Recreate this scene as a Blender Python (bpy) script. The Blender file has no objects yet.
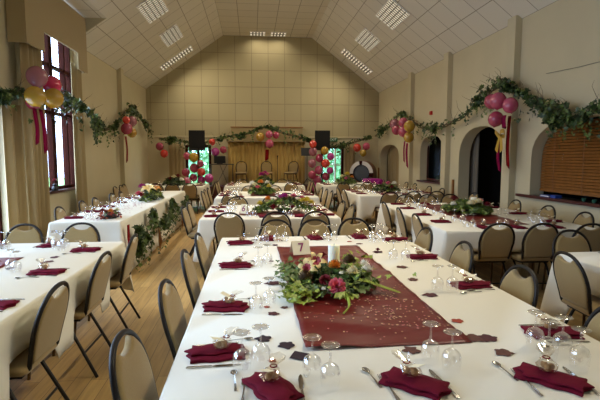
import bpy, bmesh, math, random
from math import sin, cos, pi, radians, sqrt
from mathutils import Vector, Matrix, noise
from mathutils.geometry import interpolate_bezier

R = random.Random(7)
S = bpy.context.scene
COL = S.collection
T = 0.74            # table-top height
CT = T + 0.006      # top of the cloth

# ------------------------------------------------------------------ materials
def lin(h):
    h = h.lstrip('#')
    v = [int(h[i:i + 2], 16) / 255 for i in (0, 2, 4)]
    return tuple(((c / 12.92) if c <= .04045 else ((c + .055) / 1.055) ** 2.4) for c in v) + (1,)

def mat(name, col, rough=.6, metal=0., spec=.5, noise_amt=0., noise_scale=20., bump=0., bump_scale=60., sheen=0., trans=0., coat=0., sub=0.):
    m = bpy.data.materials.new(name); m.use_nodes = True
    nt = m.node_tree; b = nt.nodes['Principled BSDF']
    c = lin(col) if isinstance(col, str) else tuple(col) + (1,)
    b.inputs['Base Color'].default_value = c
    b.inputs['Roughness'].default_value = rough
    b.inputs['Metallic'].default_value = metal
    b.inputs['Specular IOR Level'].default_value = spec
    if sheen: b.inputs['Sheen Weight'].default_value = sheen
    if coat: b.inputs['Coat Weight'].default_value = coat; b.inputs['Coat Roughness'].default_value = .08
    if trans: b.inputs['Transmission Weight'].default_value = trans
    tc = nt.nodes.new('ShaderNodeTexCoord')
    if noise_amt:
        n = nt.nodes.new('ShaderNodeTexNoise'); n.inputs['Scale'].default_value = noise_scale; n.inputs['Detail'].default_value = 4
        nt.links.new(tc.outputs['Object'], n.inputs['Vector'])
        r = nt.nodes.new('ShaderNodeMapRange'); r.inputs['From Min'].default_value = .3; r.inputs['From Max'].default_value = .7
        r.inputs['To Min'].default_value = 1 - noise_amt; r.inputs['To Max'].default_value = 1 + noise_amt
        nt.links.new(n.outputs['Fac'], r.inputs['Value'])
        x = nt.nodes.new('ShaderNodeMix'); x.data_type = 'RGBA'; x.blend_type = 'MULTIPLY'; x.inputs[0].default_value = 1
        x.inputs[6].default_value = c
        nt.links.new(r.outputs['Result'], x.inputs[7]); nt.links.new(x.outputs[2], b.inputs['Base Color'])
    if bump:
        n = nt.nodes.new('ShaderNodeTexNoise'); n.inputs['Scale'].default_value = bump_scale; n.inputs['Detail'].default_value = 3
        nt.links.new(tc.outputs['Object'], n.inputs['Vector'])
        bp = nt.nodes.new('ShaderNodeBump'); bp.inputs['Strength'].default_value = bump; bp.inputs['Distance'].default_value = .01
        nt.links.new(n.outputs['Fac'], bp.inputs['Height']); nt.links.new(bp.outputs['Normal'], b.inputs['Normal'])
    return m

def tile_mat(name, col, line, size=.6):
    m = mat(name, col, .85, spec=.25); nt = m.node_tree; b = nt.nodes['Principled BSDF']
    uv = nt.nodes.new('ShaderNodeUVMap')
    br = nt.nodes.new('ShaderNodeTexBrick'); br.offset = 0; br.squash = 1
    br.inputs['Scale'].default_value = 1; br.inputs['Brick Width'].default_value = size; br.inputs['Row Height'].default_value = size
    br.inputs['Mortar Size'].default_value = .009; br.inputs['Mortar Smooth'].default_value = .1; br.inputs['Bias'].default_value = 0
    c = lin(col)
    br.inputs['Color1'].default_value = c; br.inputs['Color2'].default_value = tuple(x * .95 for x in c[:3]) + (1,)
    br.inputs['Mortar'].default_value = lin(line)
    nt.links.new(uv.outputs['UV'], br.inputs['Vector']); nt.links.new(br.outputs['Color'], b.inputs['Base Color'])
    n = nt.nodes.new('ShaderNodeTexNoise'); n.inputs['Scale'].default_value = 90
    nt.links.new(uv.outputs['UV'], n.inputs['Vector'])
    bp = nt.nodes.new('ShaderNodeBump'); bp.inputs['Strength'].default_value = .08; bp.inputs['Distance'].default_value = .01
    nt.links.new(n.outputs['Fac'], bp.inputs['Height']); nt.links.new(bp.outputs['Normal'], b.inputs['Normal'])
    return m

def floor_mat():
    m = mat('floor_boards', '#b08f5c', .42, spec=.45); nt = m.node_tree; b = nt.nodes['Principled BSDF']
    tc = nt.nodes.new('ShaderNodeTexCoord')
    mp = nt.nodes.new('ShaderNodeMapping'); mp.inputs['Rotation'].default_value = (0, 0, radians(90))
    nt.links.new(tc.outputs['Object'], mp.inputs['Vector'])
    br = nt.nodes.new('ShaderNodeTexBrick'); br.offset = .37; br.squash = 1
    br.inputs['Scale'].default_value = 1; br.inputs['Brick Width'].default_value = 2.3; br.inputs['Row Height'].default_value = .115
    br.inputs['Mortar Size'].default_value = .0022; br.inputs['Mortar Smooth'].default_value = .1
    br.inputs['Color1'].default_value = lin('#c3a065'); br.inputs['Color2'].default_value = lin('#ab8750'); br.inputs['Mortar'].default_value = lin('#6b5130')
    nt.links.new(mp.outputs['Vector'], br.inputs['Vector'])
    mp2 = nt.nodes.new('ShaderNodeMapping'); mp2.inputs['Scale'].default_value = (14, 1.2, 1)
    nt.links.new(tc.outputs['Object'], mp2.inputs['Vector'])
    n = nt.nodes.new('ShaderNodeTexNoise'); n.inputs['Scale'].default_value = 2.2; n.inputs['Detail'].default_value = 6
    nt.links.new(mp2.outputs['Vector'], n.inputs['Vector'])
    r = nt.nodes.new('ShaderNodeMapRange'); r.inputs['From Min'].default_value = .3; r.inputs['From Max'].default_value = .7; r.inputs['To Min'].default_value = .78; r.inputs['To Max'].default_value = 1.12
    nt.links.new(n.outputs['Fac'], r.inputs['Value'])
    x = nt.nodes.new('ShaderNodeMix'); x.data_type = 'RGBA'; x.blend_type = 'MULTIPLY'; x.inputs[0].default_value = 1
    nt.links.new(br.outputs['Color'], x.inputs[6]); nt.links.new(r.outputs['Result'], x.inputs[7]); nt.links.new(x.outputs[2], b.inputs['Base Color'])
    return m

def glass_mat(name, tint='#ffffff', f0=.10, edge=.55):
    """a thin clear wall: lets the view through, mirrors more at grazing angles"""
    m = bpy.data.materials.new(name); m.use_nodes = True; nt = m.node_tree; nt.nodes.clear()
    o = nt.nodes.new('ShaderNodeOutputMaterial'); mx = nt.nodes.new('ShaderNodeMixShader')
    t = nt.nodes.new('ShaderNodeBsdfTransparent'); t.inputs[0].default_value = lin(tint)
    g = nt.nodes.new('ShaderNodeBsdfGlossy'); g.inputs['Roughness'].default_value = .06; g.inputs[0].default_value = (.95, .95, .95, 1)
    lw = nt.nodes.new('ShaderNodeLayerWeight'); lw.inputs['Blend'].default_value = .35
    r = nt.nodes.new('ShaderNodeMapRange'); r.inputs['To Min'].default_value = f0; r.inputs['To Max'].default_value = edge
    nt.links.new(lw.outputs['Facing'], r.inputs['Value'])
    nt.links.new(r.outputs['Result'], mx.inputs[0]); nt.links.new(t.outputs[0], mx.inputs[1]); nt.links.new(g.outputs[0], mx.inputs[2])
    nt.links.new(mx.outputs[0], o.inputs['Surface'])
    return m

def emit_mat(name, col, strength):
    m = bpy.data.materials.new(name); m.use_nodes = True; nt = m.node_tree; nt.nodes.clear()
    o = nt.nodes.new('ShaderNodeOutputMaterial'); e = nt.nodes.new('ShaderNodeEmission')
    e.inputs[0].default_value = lin(col); e.inputs[1].default_value = strength
    nt.links.new(e.outputs[0], o.inputs['Surface']); return m

SKY = 36.0; LAMP = 1.0; LAMPW = {11: 50, 13: 54, 8: 40, 5: 42, 2: 36, 15: 44, 16: 8}
M = dict(
    wall=mat('cream_paint', '#c4b898', .8, spec=.25, noise_amt=.03, noise_scale=1.5),
    tile=tile_mat('ceiling_tiles', '#d6cfbf', '#968d7c'),
    walltile=tile_mat('wall_tiles', '#b0a482', '#877d64'),
    floor=floor_mat(),
    dark=mat('dark_room_shade', '#2a2420', .9),
    wood=mat('red_brown_wood', '#34140c', .65, spec=.06, noise_amt=.2, noise_scale=8),
    sill=mat('dark_sill_wood', '#4a1d18', .4),
    oak=mat('oak', '#8a5a2c', .45, noise_amt=.2, noise_scale=9),
    curtain=mat('curtain_cloth', '#a08b62', .9, sheen=.2, bump=.15, bump_scale=150),
    blind=mat('blind_wood', '#85511a', .5, noise_amt=.15, noise_scale=12),
    fabric=mat('tan_upholstery', '#967d4e', .85, sheen=.25, noise_amt=.06, noise_scale=140, bump=.2, bump_scale=300),
    frame=mat('dark_brown_tube', '#1c1510', .48, spec=.3),
    bronze=mat('bronze_tube', '#5d4527', .4, metal=.5),
    cloth=mat('white_tablecloth', '#e4dfd0', .85, sheen=.1, bump=.12, bump_scale=9),
    timber=mat('table_timber', '#8a6a42', .6),
    burg=mat('burgundy_napkin', '#640a22', .85, spec=.15, noise_amt=.08, noise_scale=30),
    runner=mat('dark_red_satin', '#651110', .36, spec=.5, noise_amt=.06, noise_scale=14),
    steel=mat('cutlery_steel', '#b9b6b0', .18, metal=1),
    glass=glass_mat('wine_glass', '#ffffff', .13, .7),
    cello=glass_mat('cellophane', '#fbf7f0', .10, .45),
    pane=glass_mat('window_pane', '#f4f8ff', .04, .35),
    sweet=mat('caramel_sweets', '#a88258', .75, spec=.2),
    card=mat('ivory_card', '#e9dfc0', .8),
    white=mat('white_gloss', '#e8e4da', .5),
    purple=mat('purple_print', '#8a2560', .6),
    leafpaper=mat('maroon_leaf', '#4a1a1e', .8, noise_amt=.2, noise_scale=60),
    leafbrown=mat('brown_leaf', '#5a3328', .8, noise_amt=.2, noise_scale=60),
    leafred=mat('rust_red_leaf', '#9a3a20', .8),
    leafblack=mat('near_black_leaf', '#2a1420', .7),
    ivy=mat('ivy_leaves', '#2c421a', .5, noise_amt=.35, noise_scale=9),
    ivyyellow=mat('bright_ivy_leaves', '#8c9c38', .5, noise_amt=.25, noise_scale=9),  # yellow-green leaves, a plant colour of their own
    ivymid=mat('mid_green_leaves', '#586c30', .5, noise_amt=.3, noise_scale=9),
    vine=mat('brown_vine', '#5a4a30', .8),
    twig=mat('bare_twig', '#4d3a30', .85),
    rose=mat('coral_pink_petals', '#e0697a', .6), redrose=mat('deep_red_petals', '#7a0a1c', .6),
    orange=mat('orange_petals', '#d88420', .6), confc=mat('cream_confetti', '#cbb08a', .8), creamp=mat('cream_petals', '#e9dfb8', .6),
    whitep=mat('white_petals', '#f0ece0', .6), lilyp=mat('lily_petals', '#dcbf7c', .6), magp=mat('magenta_petals', '#a0207a', .6),
    pinkp=mat('pink_petals', '#d86a90', .6), yel=mat('yellow_petals', '#d8c040', .6), stripe=mat('dark_pink_petals', '#9c3038', .6),
    cone=mat('brown_seed_head', '#6a5238', .9),
    candle=mat('ivory_candle_wax', '#f2ecd8', .45),
    black=mat('black_plastic', '#0b0b0c', .5), grille=mat('black_grille', '#060606', .8),
    metal=mat('grey_metal', '#5a564e', .4, metal=.7),
    red=mat('alarm_red', '#b01c18', .45), green=mat('exit_green', '#0c5a38', .5),
    navy=mat('navy_cloth', '#141430', .9), magenta=mat('magenta_cloth', '#a8188c', .8),
    ribbon=mat('magenta_ribbon', '#7a0438', .8, spec=.1), redribbon=mat('red_ribbon', '#74080e', .8, spec=.1), gold=mat('gold_ribbon', '#b89030', .4),
    blue=mat('blue_light_tint', '#2a4a9a', .4), greeng=mat('green_light_tint', '#2f5a48', .2),
    chrome=mat('jukebox_white', '#dcd8d0', .3), juke=mat('jukebox_brown', '#6b3f20', .35), screen=mat('jukebox_panel', '#3d3c34', .3),
    stage=mat('stage_front', '#4a2018', .7), louvre=mat('louvre_metal', '#8d8674', .5), bright=emit_mat('lit_diffuser', '#fff0d2', LAMP),
    stagecurtain=mat('stage_curtain_cloth', '#cdab62', .9, bump=.15, bump_scale=150), greycurtain=mat('grey_curtain_cloth', '#6e675c', .9), darkpane=glass_mat('dark_window_pane', '#f4f8ff', .001, .012),
    hedge=mat('hedge_leaves', '#7cb48a', .6, noise_amt=.3, noise_scale=4),
    confp=mat('pink_confetti', '#b87a78', .8),
    brick=mat('pale_brick', '#b0a8b8', .9), lawn=mat('lawn', '#5a8a40', .9),
)
def balloon_mat(name, col):
    m = mat(name, col, .22, spec=.6, coat=.4); b = m.node_tree.nodes['Principled BSDF']
    b.inputs['Subsurface Weight'].default_value = .25; b.inputs['Subsurface Radius'].default_value = (.06, .03, .03); b.inputs['Subsurface Scale'].default_value = .6
    return m
_b = M['candle'].node_tree.nodes['Principled BSDF']; _b.inputs['Subsurface Weight'].default_value = .7; _b.inputs['Subsurface Radius'].default_value = (.06, .05, .035); _b.inputs['Subsurface Scale'].default_value = 1
BAL = dict(pink=balloon_mat('pearl_pink', '#b54a68'), mauve=balloon_mat('pearl_mauve', '#9a5a66'), hot=balloon_mat('hot_pink', '#d02a58'), gold=balloon_mat('pearl_gold', '#b08a28'),
           red=balloon_mat('coral_red', '#cc3a2c'), magenta=balloon_mat('magenta', '#b83a90'), rose=balloon_mat('dusty_rose', '#a83a58'))

# ------------------------------------------------------------------ mesh helpers
class MB:
    def __init__(s): s.v = []; s.f = []; s.uv = {}
    def add(s, vs, fs):
        b = len(s.v); s.v += [tuple(p) for p in vs]; s.f += [tuple(i + b for i in f) for f in fs]; return b
    def box(s, lo, hi, m=None):
        (a, b, c), (d, e, f) = lo, hi
        vs = [(x, y, z) for z in (c, f) for y in (b, e) for x in (a, d)]
        if m is not None: vs = [m @ Vector(p) for p in vs]
        s.add(vs, [(0, 2, 3, 1), (4, 5, 7, 6), (0, 1, 5, 4), (2, 6, 7, 3), (0, 4, 6, 2), (1, 3, 7, 5)]); return s
    def tube(s, pts, r, n=8, closed=False):
        pts = [Vector(p) for p in pts]; k = len(pts)
        rs = r if isinstance(r, (list, tuple)) else [r] * k
        tg = []
        for i in range(k):
            if closed: t = pts[(i + 1) % k] - pts[i - 1]
            else: t = pts[min(i + 1, k - 1)] - pts[max(i - 1, 0)]
            tg.append(t.normalized())
        u = tg[0].orthogonal().normalized(); vs = []
        for i in range(k):
            u = (u - tg[i] * u.dot(tg[i])).normalized(); w = tg[i].cross(u)
            vs += [pts[i] + (u * cos(2 * pi * j / n) + w * sin(2 * pi * j / n)) * rs[i] for j in range(n)]
        fs = []
        for i in range(k if closed else k - 1):
            a = i * n; b = ((i + 1) % k) * n
            fs += [(a + j, a + (j + 1) % n, b + (j + 1) % n, b + j) for j in range(n)]
        if not closed: fs += [tuple(range(n - 1, -1, -1)), tuple(range((k - 1) * n, k * n))]
        s.add(vs, fs); return s
    def lathe(s, prof, n=16, m=None):
        vs = []; fs = []
        for r, z in prof: vs += [Vector((r * cos(2 * pi * j / n), r * sin(2 * pi * j / n), z)) for j in range(n)]
        for i in range(len(prof) - 1): fs += [(i * n + j, i * n + (j + 1) % n, (i + 1) * n + (j + 1) % n, (i + 1) * n + j) for j in range(n)]
        if m is not None: vs = [m @ v for v in vs]
        s.add(vs, fs); return s
    def rings(s, rings, cap0=True, cap1=True):
        n = len(rings[0]); vs = [p for r in rings for p in r]; fs = []
        for i in range(len(rings) - 1): fs += [(i * n + j, i * n + (j + 1) % n, (i + 1) * n + (j + 1) % n, (i + 1) * n + j) for j in range(n)]
        if cap0: fs.append(tuple(range(n - 1, -1, -1)))
        if cap1: fs.append(tuple(range((len(rings) - 1) * n, len(rings) * n)))
        s.add(vs, fs); return s
    def quad(s, a, b, c, d, uv=None):
        i = len(s.f); s.add([a, b, c, d], [(0, 1, 2, 3)])
        if uv: s.uv[i] = uv
        return s
    def build(s, name, m, parent=None, smooth=35, solid=0, loc=None, recalc=True):
        me = bpy.data.meshes.new(name); me.from_pydata(s.v, [], s.f)
        if s.uv:
            l = me.uv_layers.new(name='UVMap')
            for i, uv in s.uv.items():
                p = me.polygons[i]
                for li, c in zip(p.loop_indices, uv): l.data[li].uv = c
        elif recalc:
            bm = bmesh.new(); bm.from_mesh(me); bmesh.ops.recalc_face_normals(bm, faces=bm.faces); bm.to_mesh(me); bm.free()
        for mm in (m if isinstance(m, (list, tuple)) else [m]): me.materials.append(mm)
        if smooth:
            me.polygons.foreach_set('use_smooth', [True] * len(me.polygons)); me.set_sharp_from_angle(angle=radians(smooth))
        return link(name, me, parent, solid, loc)

def link(name, me, parent=None, solid=0, loc=None):
    o = bpy.data.objects.new(name, me); COL.objects.link(o)
    if parent: o.parent = parent
    if loc: o.location = loc
    if solid:
        md = o.modifiers.new('thickness', 'SOLIDIFY'); md.thickness = solid; md.offset = 0
    return o

USED = {}
def tag(o, label, cat, group=None):
    assert label not in USED or (group and USED[label] == group), label
    n = len(label.split()); assert 4 <= n <= 16, (n, label)
    USED[label] = group
    o['label'] = label; o['category'] = cat
    if group: o['group'] = group
    return o
def thing(name, label, cat, loc=(0, 0, 0), rz=0, group=None):
    o = bpy.data.objects.new(name, None); COL.objects.link(o); o.empty_display_size = .1
    o.location = loc; o.rotation_euler = (0, 0, rz); return tag(o, label, cat, group)
def struct(o): o['kind'] = 'structure'; return o
CH = {}
def kids(o):
    return [c for c in bpy.data.objects if c.parent == o]
def copy_tree(o, parent=None, cache={}):
    if o.name not in cache: cache[o.name] = kids(o)
    c = o.copy(); COL.objects.link(c)
    if parent: c.parent = parent
    for k in cache[o.name]: copy_tree(k, c)
    return c
def dup(src, label, loc, rz=0, scale=None, cat=None, group=None, rot=None):
    c = copy_tree(src); c.location = loc; c.rotation_euler = rot or (0, 0, rz)
    if scale: c.scale = (scale,) * 3
    tag(c, label, cat or src['category'], group or src.get('group')); return c

class Proto:
    """first use moves the source itself, later uses copy it"""
    def __init__(s, make): s.make = make; s.src = None
    def put(s, label, loc, rz=0, group=None, rot=None):
        if s.src is None:
            s.src = s.make(label, group); s.src.location = loc; s.src.rotation_euler = rot or (0, 0, rz); return s.src
        return dup(s.src, label, loc, rz, group=group, rot=rot)

def rot2(p, a): return (p[0] * cos(a) - p[1] * sin(a), p[0] * sin(a) + p[1] * cos(a))
def catmull(pts, n=8):
    pts = [Vector(p) for p in pts]; q = [pts[0] * 2 - pts[1]] + pts + [pts[-1] * 2 - pts[-2]]; out = []
    for i in range(1, len(q) - 2):
        p0, p1, p2, p3 = q[i - 1:i + 3]
        for j in range(n):
            t = j / n
            out.append(.5 * ((2 * p1) + (p2 - p0) * t + (2 * p0 - 5 * p1 + 4 * p2 - p3) * t * t + (3 * p1 - p0 - 3 * p2 + p3) * t ** 3))
    out.append(pts[-1]); return out
def shape2d(outline, holes, thick, name, m, mw, uvfn=None):
    """flat outline with holes, given a thickness"""
    cu = bpy.data.curves.new(name, 'CURVE'); cu.dimensions = '2D'; cu.fill_mode = 'BOTH'; cu.extrude = thick / 2
    for loop in [outline] + holes:
        sp = cu.splines.new('POLY'); sp.points.add(len(loop) - 1); sp.use_cyclic_u = True
        for p, c in zip(sp.points, loop): p.co = (c[0], c[1], 0, 1)
    o = bpy.data.objects.new(name + '_tmp', cu); COL.objects.link(o)
    dg = bpy.context.evaluated_depsgraph_get(); dg.update()
    me = bpy.data.meshes.new_from_object(o.evaluated_get(dg)); me.name = name
    bpy.data.objects.remove(o); bpy.data.curves.remove(cu)
    me.transform(mw)
    if uvfn:
        l = me.uv_layers.new(name='UVMap') if not me.uv_layers else me.uv_layers[0]
        for p in me.polygons:
            for li in p.loop_indices: l.data[li].uv = uvfn(me.vertices[me.loops[li].vertex_index].co)
    me.materials.clear(); me.materials.append(m)
    return link(name, me)

# ------------------------------------------------------------------ camera
cam = bpy.data.cameras.new('camera'); co = bpy.data.objects.new('camera', cam); COL.objects.link(co)
cam.sensor_width = 36; cam.lens = 36 * 445 / 600; cam.clip_start = .05
co.location = (0, 0, 1.56); co.rotation_euler = (radians(90 - 5.39), 0, radians(-6.066)); S.camera = co

# ------------------------------------------------------------------ room
XL, XR, Y0, Y1, EZ, RZ, XA, XB = -3.75, 4.75, -3.0, 16.6, 4.0, 5.93, -1.0, 2.2
struct(MB().box((XL - .3, Y0 - .2, -.1), (XR + .3, Y1 + .2, 0)).build('floor', M['floor'], smooth=0))
DY0, DY1, DZ = 7.45, 10.1, 4.5
DX = XL + (DZ - EZ) / (RZ - EZ) * (XA - XL)
def slope_quad(mb, x0, z0, x1, z1, ya, yb, flip=False):
    L0 = (x0 - (XL if not flip else XR)); k = sqrt(1 + ((RZ - EZ) / (XA - XL if not flip else XR - XB)) ** 2)
    v0, v1 = abs(x0 - (XL if not flip else XR)) * k, abs(x1 - (XL if not flip else XR)) * k
    mb.quad((x0, ya, z0), (x0, yb, z0), (x1, yb, z1), (x1, ya, z1), [(ya, v0), (yb, v0), (yb, v1), (ya, v1)])
mb = MB()
slope_quad(mb, XL, EZ, XA, RZ, Y0, DY0); slope_quad(mb, XL, EZ, XA, RZ, DY1, Y1); slope_quad(mb, DX, DZ, XA, RZ, DY0, DY1)
slope_quad(mb, XR, EZ, XB, RZ, Y0, Y1, True)
mb.quad((XA, Y0, RZ), (XA, Y1, RZ), (XB, Y1, RZ), (XB, Y0, RZ), [(Y0, 0), (Y1, 0), (Y1, 3.2), (Y0, 3.2)])
mb.quad((XL, DY0, DZ), (XL, DY1, DZ), (DX, DY1, DZ), (DX, DY0, DZ), [(DY0, 0), (DY1, 0), (DY1, .7), (DY0, .7)])
ce = struct(mb.build('ceiling', M['tile'], smooth=0))
mb = MB()
for y in (DY0, DY1): mb.add([(XL, y, EZ), (XL, y, DZ), (DX, y, DZ)], [(0, 1, 2)])
struct(mb.build('trim_1', M['wall'], smooth=0, solid=.01))       # the cheeks of the dormer

def arch(y0, y1, z0, zs, zt, n=14, p=2.4):
    c, a, h = (y0 + y1) / 2, (y1 - y0) / 2, zt - zs
    top = []
    for i in range(n + 1):
        t = pi * i / n
        top.append((c + a * math.copysign(abs(cos(t)) ** (2 / p), cos(t)), zs + h * abs(sin(t)) ** (2 / p)))
    return [(y1, z0)] + top + [(y0, z0)]
YZ = lambda x: Matrix(((0, 0, 1, x), (1, 0, 0, 0), (0, 1, 0, 0), (0, 0, 0, 1)))
XZ = lambda y: Matrix(((1, 0, 0, 0), (0, 0, -1, y), (0, 1, 0, 0), (0, 0, 0, 1)))
A4 = (5.05, 7.2, .93, 1.55, 2.16); A3 = (8.03, 9.9, 0, 1.5, 2.22); A2 = (10.8, 12.3, .94, 1.7, 2.16); A1 = (14.15, 16.3, 0, 1.55, 2.02)
struct(shape2d([(Y0, -.1), (Y1, -.1), (Y1, EZ + .05), (Y0, EZ + .05)], [arch(*a) for a in (A4, A3, A2, A1)], .26, 'wall_right', M['wall'], YZ(XR + .13)))
W1 = (8.2, 10.0, .95, 4.3); W2 = (5.1, 7.36, .02, 2.3); W0 = (.4, 4.2, .95, 3.7)
rect = lambda w: [(w[0], w[2]), (w[1], w[2]), (w[1], w[3]), (w[0], w[3])]
struct(shape2d([(Y0, -.1), (Y1, -.1), (Y1, EZ), (DY1, EZ), (DY1, DZ), (DY0, DZ), (DY0, EZ), (Y0, EZ)], [rect(W1), rect(W2), rect(W0)], .26, 'wall_left', M['wall'], YZ(XL - .13)))
DL = (-2.42, -1.5, .02, 2.03); DR = (2.55, 3.42, .02, 2.0)
ZT = 2.33
struct(shape2d([(XL, -.1), (XR, -.1), (XR, ZT), (XL, ZT)], [rect(DL), rect(DR)], .2, 'wall_back', M['wall'], XZ(Y1 + .1)))
mb = MB(); v = [(XL, ZT), (XR, ZT), (XR, EZ), (XB, RZ), (XA, RZ), (XL, EZ)]
mb.add([(x, Y1, z) for x, z in v], [tuple(range(6))]); mb.uv[0] = [(x + 3.0, z - ZT) for x, z in v]
struct(mb.build('wall_back_upper', M['walltile'], smooth=0))
v = [(XL, -.1), (XR, -.1), (XR, EZ), (XB, RZ), (XA, RZ), (XL, EZ)]
mb = MB(); mb.add([(x, Y0, z) for x, z in v], [tuple(range(6))]); struct(mb.build('wall_front', M['wall'], smooth=0))
struct(MB().box((XL, Y1 - .03, ZT - .03), (XR, Y1, ZT + .03)).build('trim_2', M['wall'], smooth=0))
# the unlit rooms behind the arches, their gloom put into the surface colour
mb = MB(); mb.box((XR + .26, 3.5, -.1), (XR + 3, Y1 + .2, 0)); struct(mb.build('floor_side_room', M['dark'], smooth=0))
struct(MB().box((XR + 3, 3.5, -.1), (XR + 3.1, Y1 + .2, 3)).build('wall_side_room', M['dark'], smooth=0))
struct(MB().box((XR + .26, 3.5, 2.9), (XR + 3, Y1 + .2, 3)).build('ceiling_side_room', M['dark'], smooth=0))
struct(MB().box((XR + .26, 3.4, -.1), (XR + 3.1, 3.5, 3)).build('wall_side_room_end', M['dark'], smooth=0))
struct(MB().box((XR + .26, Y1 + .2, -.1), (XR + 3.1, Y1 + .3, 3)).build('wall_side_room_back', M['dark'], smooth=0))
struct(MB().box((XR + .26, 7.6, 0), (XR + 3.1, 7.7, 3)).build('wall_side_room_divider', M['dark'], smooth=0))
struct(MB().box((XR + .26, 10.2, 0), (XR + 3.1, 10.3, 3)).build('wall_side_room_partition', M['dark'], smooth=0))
# pilasters
for i, (x0, x1, y) in enumerate([(XR - .12, XR, 7.77), (XR - .12, XR, 10.5), (XR - .12, XR, 13.0), (XL, XL + .12, 13.3), (XL, XL + .1, 7.86), (XR - .12, XR, 4.6)]):
    struct(MB().box((x0, y - .13, 0), (x1, y + .13, EZ + (.06 if x0 < 0 else .06))).build('trim_%d' % (i + 3), M['wall'], smooth=0))
struct(MB().box((XR - .015, Y0, 0), (XR, 8.0, .11)).build('baseboard_right', M['white'], smooth=0))
struct(MB().box((XL, 7.5, 0), (XL + .015, Y1, .11)).build('baseboard_left', M['white'], smooth=0))
# arched window sills and frames
def sill(name, a, over=.14):
    struct(MB().box((XR - .07, a[0] - over, a[2] - .045), (XR + .26, a[1] + over, a[2])).build(name, M['sill'], smooth=0))
w = struct(MB().box((XR + .2, A2[0], A2[2]), (XR + .23, A2[0] + .05, 2.1)).box((XR + .2, A2[1] - .05, A2[2]), (XR + .23, A2[1], 2.1)).box((XR + .2, A2[0], A2[2]), (XR + .23, A2[1], A2[2] + .05)).build('window_3', M['sill'], smooth=0))
sill('trim_9', A2, .06); sill('trim_10', A4, .3)
pn = MB().box((XR + .21, A2[0] + .05, A2[2] + .05), (XR + .215, A2[1] - .05, 2.16)).build('window_pane', M['darkpane'], w, smooth=0)

# left windows: red-brown timber frames with panes
def side_window(name, w, posts, rails, x):
    y0, y1, z0, z1 = w
    mb = MB(); t = .06
    for y in posts: mb.box((x, y - t / 2, z0), (x + .1, y + t / 2, z1))
    fr = struct(mb.build(name, M['wood'], smooth=0))
    mb = MB()
    for a, b in zip(posts[:-1], posts[1:]):
        for z in rails: mb.box((x + .012, a + t / 2, z - .03), (x + .088, b - t / 2, z + .03))
    mb.build('window_rail', M['wood'], fr, smooth=0)
    mb = MB().box((x + .04, posts[0] + .03, z0), (x + .048, posts[-1] - .03, z1)); mb.build('window_pane', M['pane'], fr, smooth=0)
    return fr
side_window('window_1', W1, [8.23, 9.0, 9.09, 9.68, 9.97], [.98, 2.42, 3.3, 4.27], XL - .12)
struct(MB().box((XL - .1, 8.1, .9), (XL + .06, 10.1, .95)).build('trim_11', M['sill'], smooth=0))
side_window('window_2', W2, [5.13, 6.2, 7.33], [.05, 2.27], XL - .255)
side_window('window_4', W0, [.43, 1.4, 2.3, 3.2, 4.17], [.98, 2.4, 3.67], XL - .12)  # unseen front window, enlarged to let in more daylight
# end doors with panes
def end_door(name, d, mid, rails):
    x0, x1, z0, z1 = d; mb = MB(); t = .09
    for x in (x0 + t / 2, x1 - t / 2): mb.box((x - t / 2, Y1 - .01, z0), (x + t / 2, Y1 + .12, z1))
    mb.box((x0 + t, Y1 - .01, z1 - t), (x1 - t, Y1 + .12, z1)).box((x0 + t, Y1, z0), (x1 - t, Y1 + .1, .5))
    fr = struct(mb.build(name, M['wood'], smooth=0))
    mb = MB()
    for x in mid: mb.box((x - .03, Y1 + .01, .5), (x + .03, Y1 + .09, z1 - t))
    for z in rails: mb.box((x0 + t, Y1 + .02, z - .02), (x1 - t, Y1 + .08, z + .02))
    mb.build('door_rail', M['wood'] if name == 'door_1' else M['white'], fr, smooth=0)
    MB().box((x0 + t, Y1 + .05, .5), (x1 - t, Y1 + .056, z1 - t)).build('door_pane', M['pane'], fr, smooth=0)
end_door('door_1', DL, [-1.95], []); end_door('door_2', DR, [2.83, 3.1], [1.3])
struct(MB().box((-30, Y1 + .3, -.3), (30, 40, -.1)).build('ground_outside', M['lawn'], smooth=0))
def leaf_pts(sz, k=5):
    """a lobed ivy leaf as two halves folded on the midrib"""
    half = [(0, 0, 0), (.22, -.14, .03), (.5, .02, .09), (.34, .22, .06), (.46, .5, .09), (.2, .5, .04), (0, 1, -.03)]
    return [Vector((x * sz, y * sz, z * sz)) for x, y, z in half], [Vector((-x * sz, y * sz, z * sz)) for x, y, z in half]
def rand_rot(rng, up=None, spread=1.0):
    z = Vector((rng.gauss(0, 1), rng.gauss(0, 1), rng.gauss(0, 1))).normalized()
    if up is not None: z = (Vector(up) + z * spread).normalized()
    y = z.cross(Vector((rng.gauss(0, 1), rng.gauss(0, 1), rng.gauss(0, 1)))).normalized(); x = y.cross(z)
    return Matrix((x, y, z)).transposed()
def put_leaf(mb, p, rng, sz, up=None, spread=1.0):
    r = rand_rot(rng, up, spread); a, b = leaf_pts(sz); p = Vector(p)
    vs = [p + r @ v for v in a] + [p + r @ v for v in b[1:-1]]
    mb.add(vs, [(0, 1, 2, 3, 4, 5, 6), (0, 6, 11, 10, 9, 8, 7)])
for nm, xs in (('left', (-2.9, -.9)), ('right', (2.1, 4.2))):
    mb = MB(); rg = random.Random(3)
    for i in range(900): put_leaf(mb, (rg.uniform(*xs), 18.6 + rg.gauss(0, .25), rg.uniform(0, 2.6)), rg, rg.uniform(.14, .3), (0, -1, .4), .9)
    for i in range(30):
        x = rg.uniform(*xs); mb.tube([(x, 18.6, -.1), (x + rg.gauss(0, .1), 18.65, 1.2), (x + rg.gauss(0, .2), 18.6, 2.5)], .015, 5)
    h = mb.build('garden_hedge', M['hedge'], smooth=0); h['kind'] = 'stuff'; tag(h, 'green hedge seen through the glazed door on the %s of the stage' % nm, 'hedge')

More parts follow.
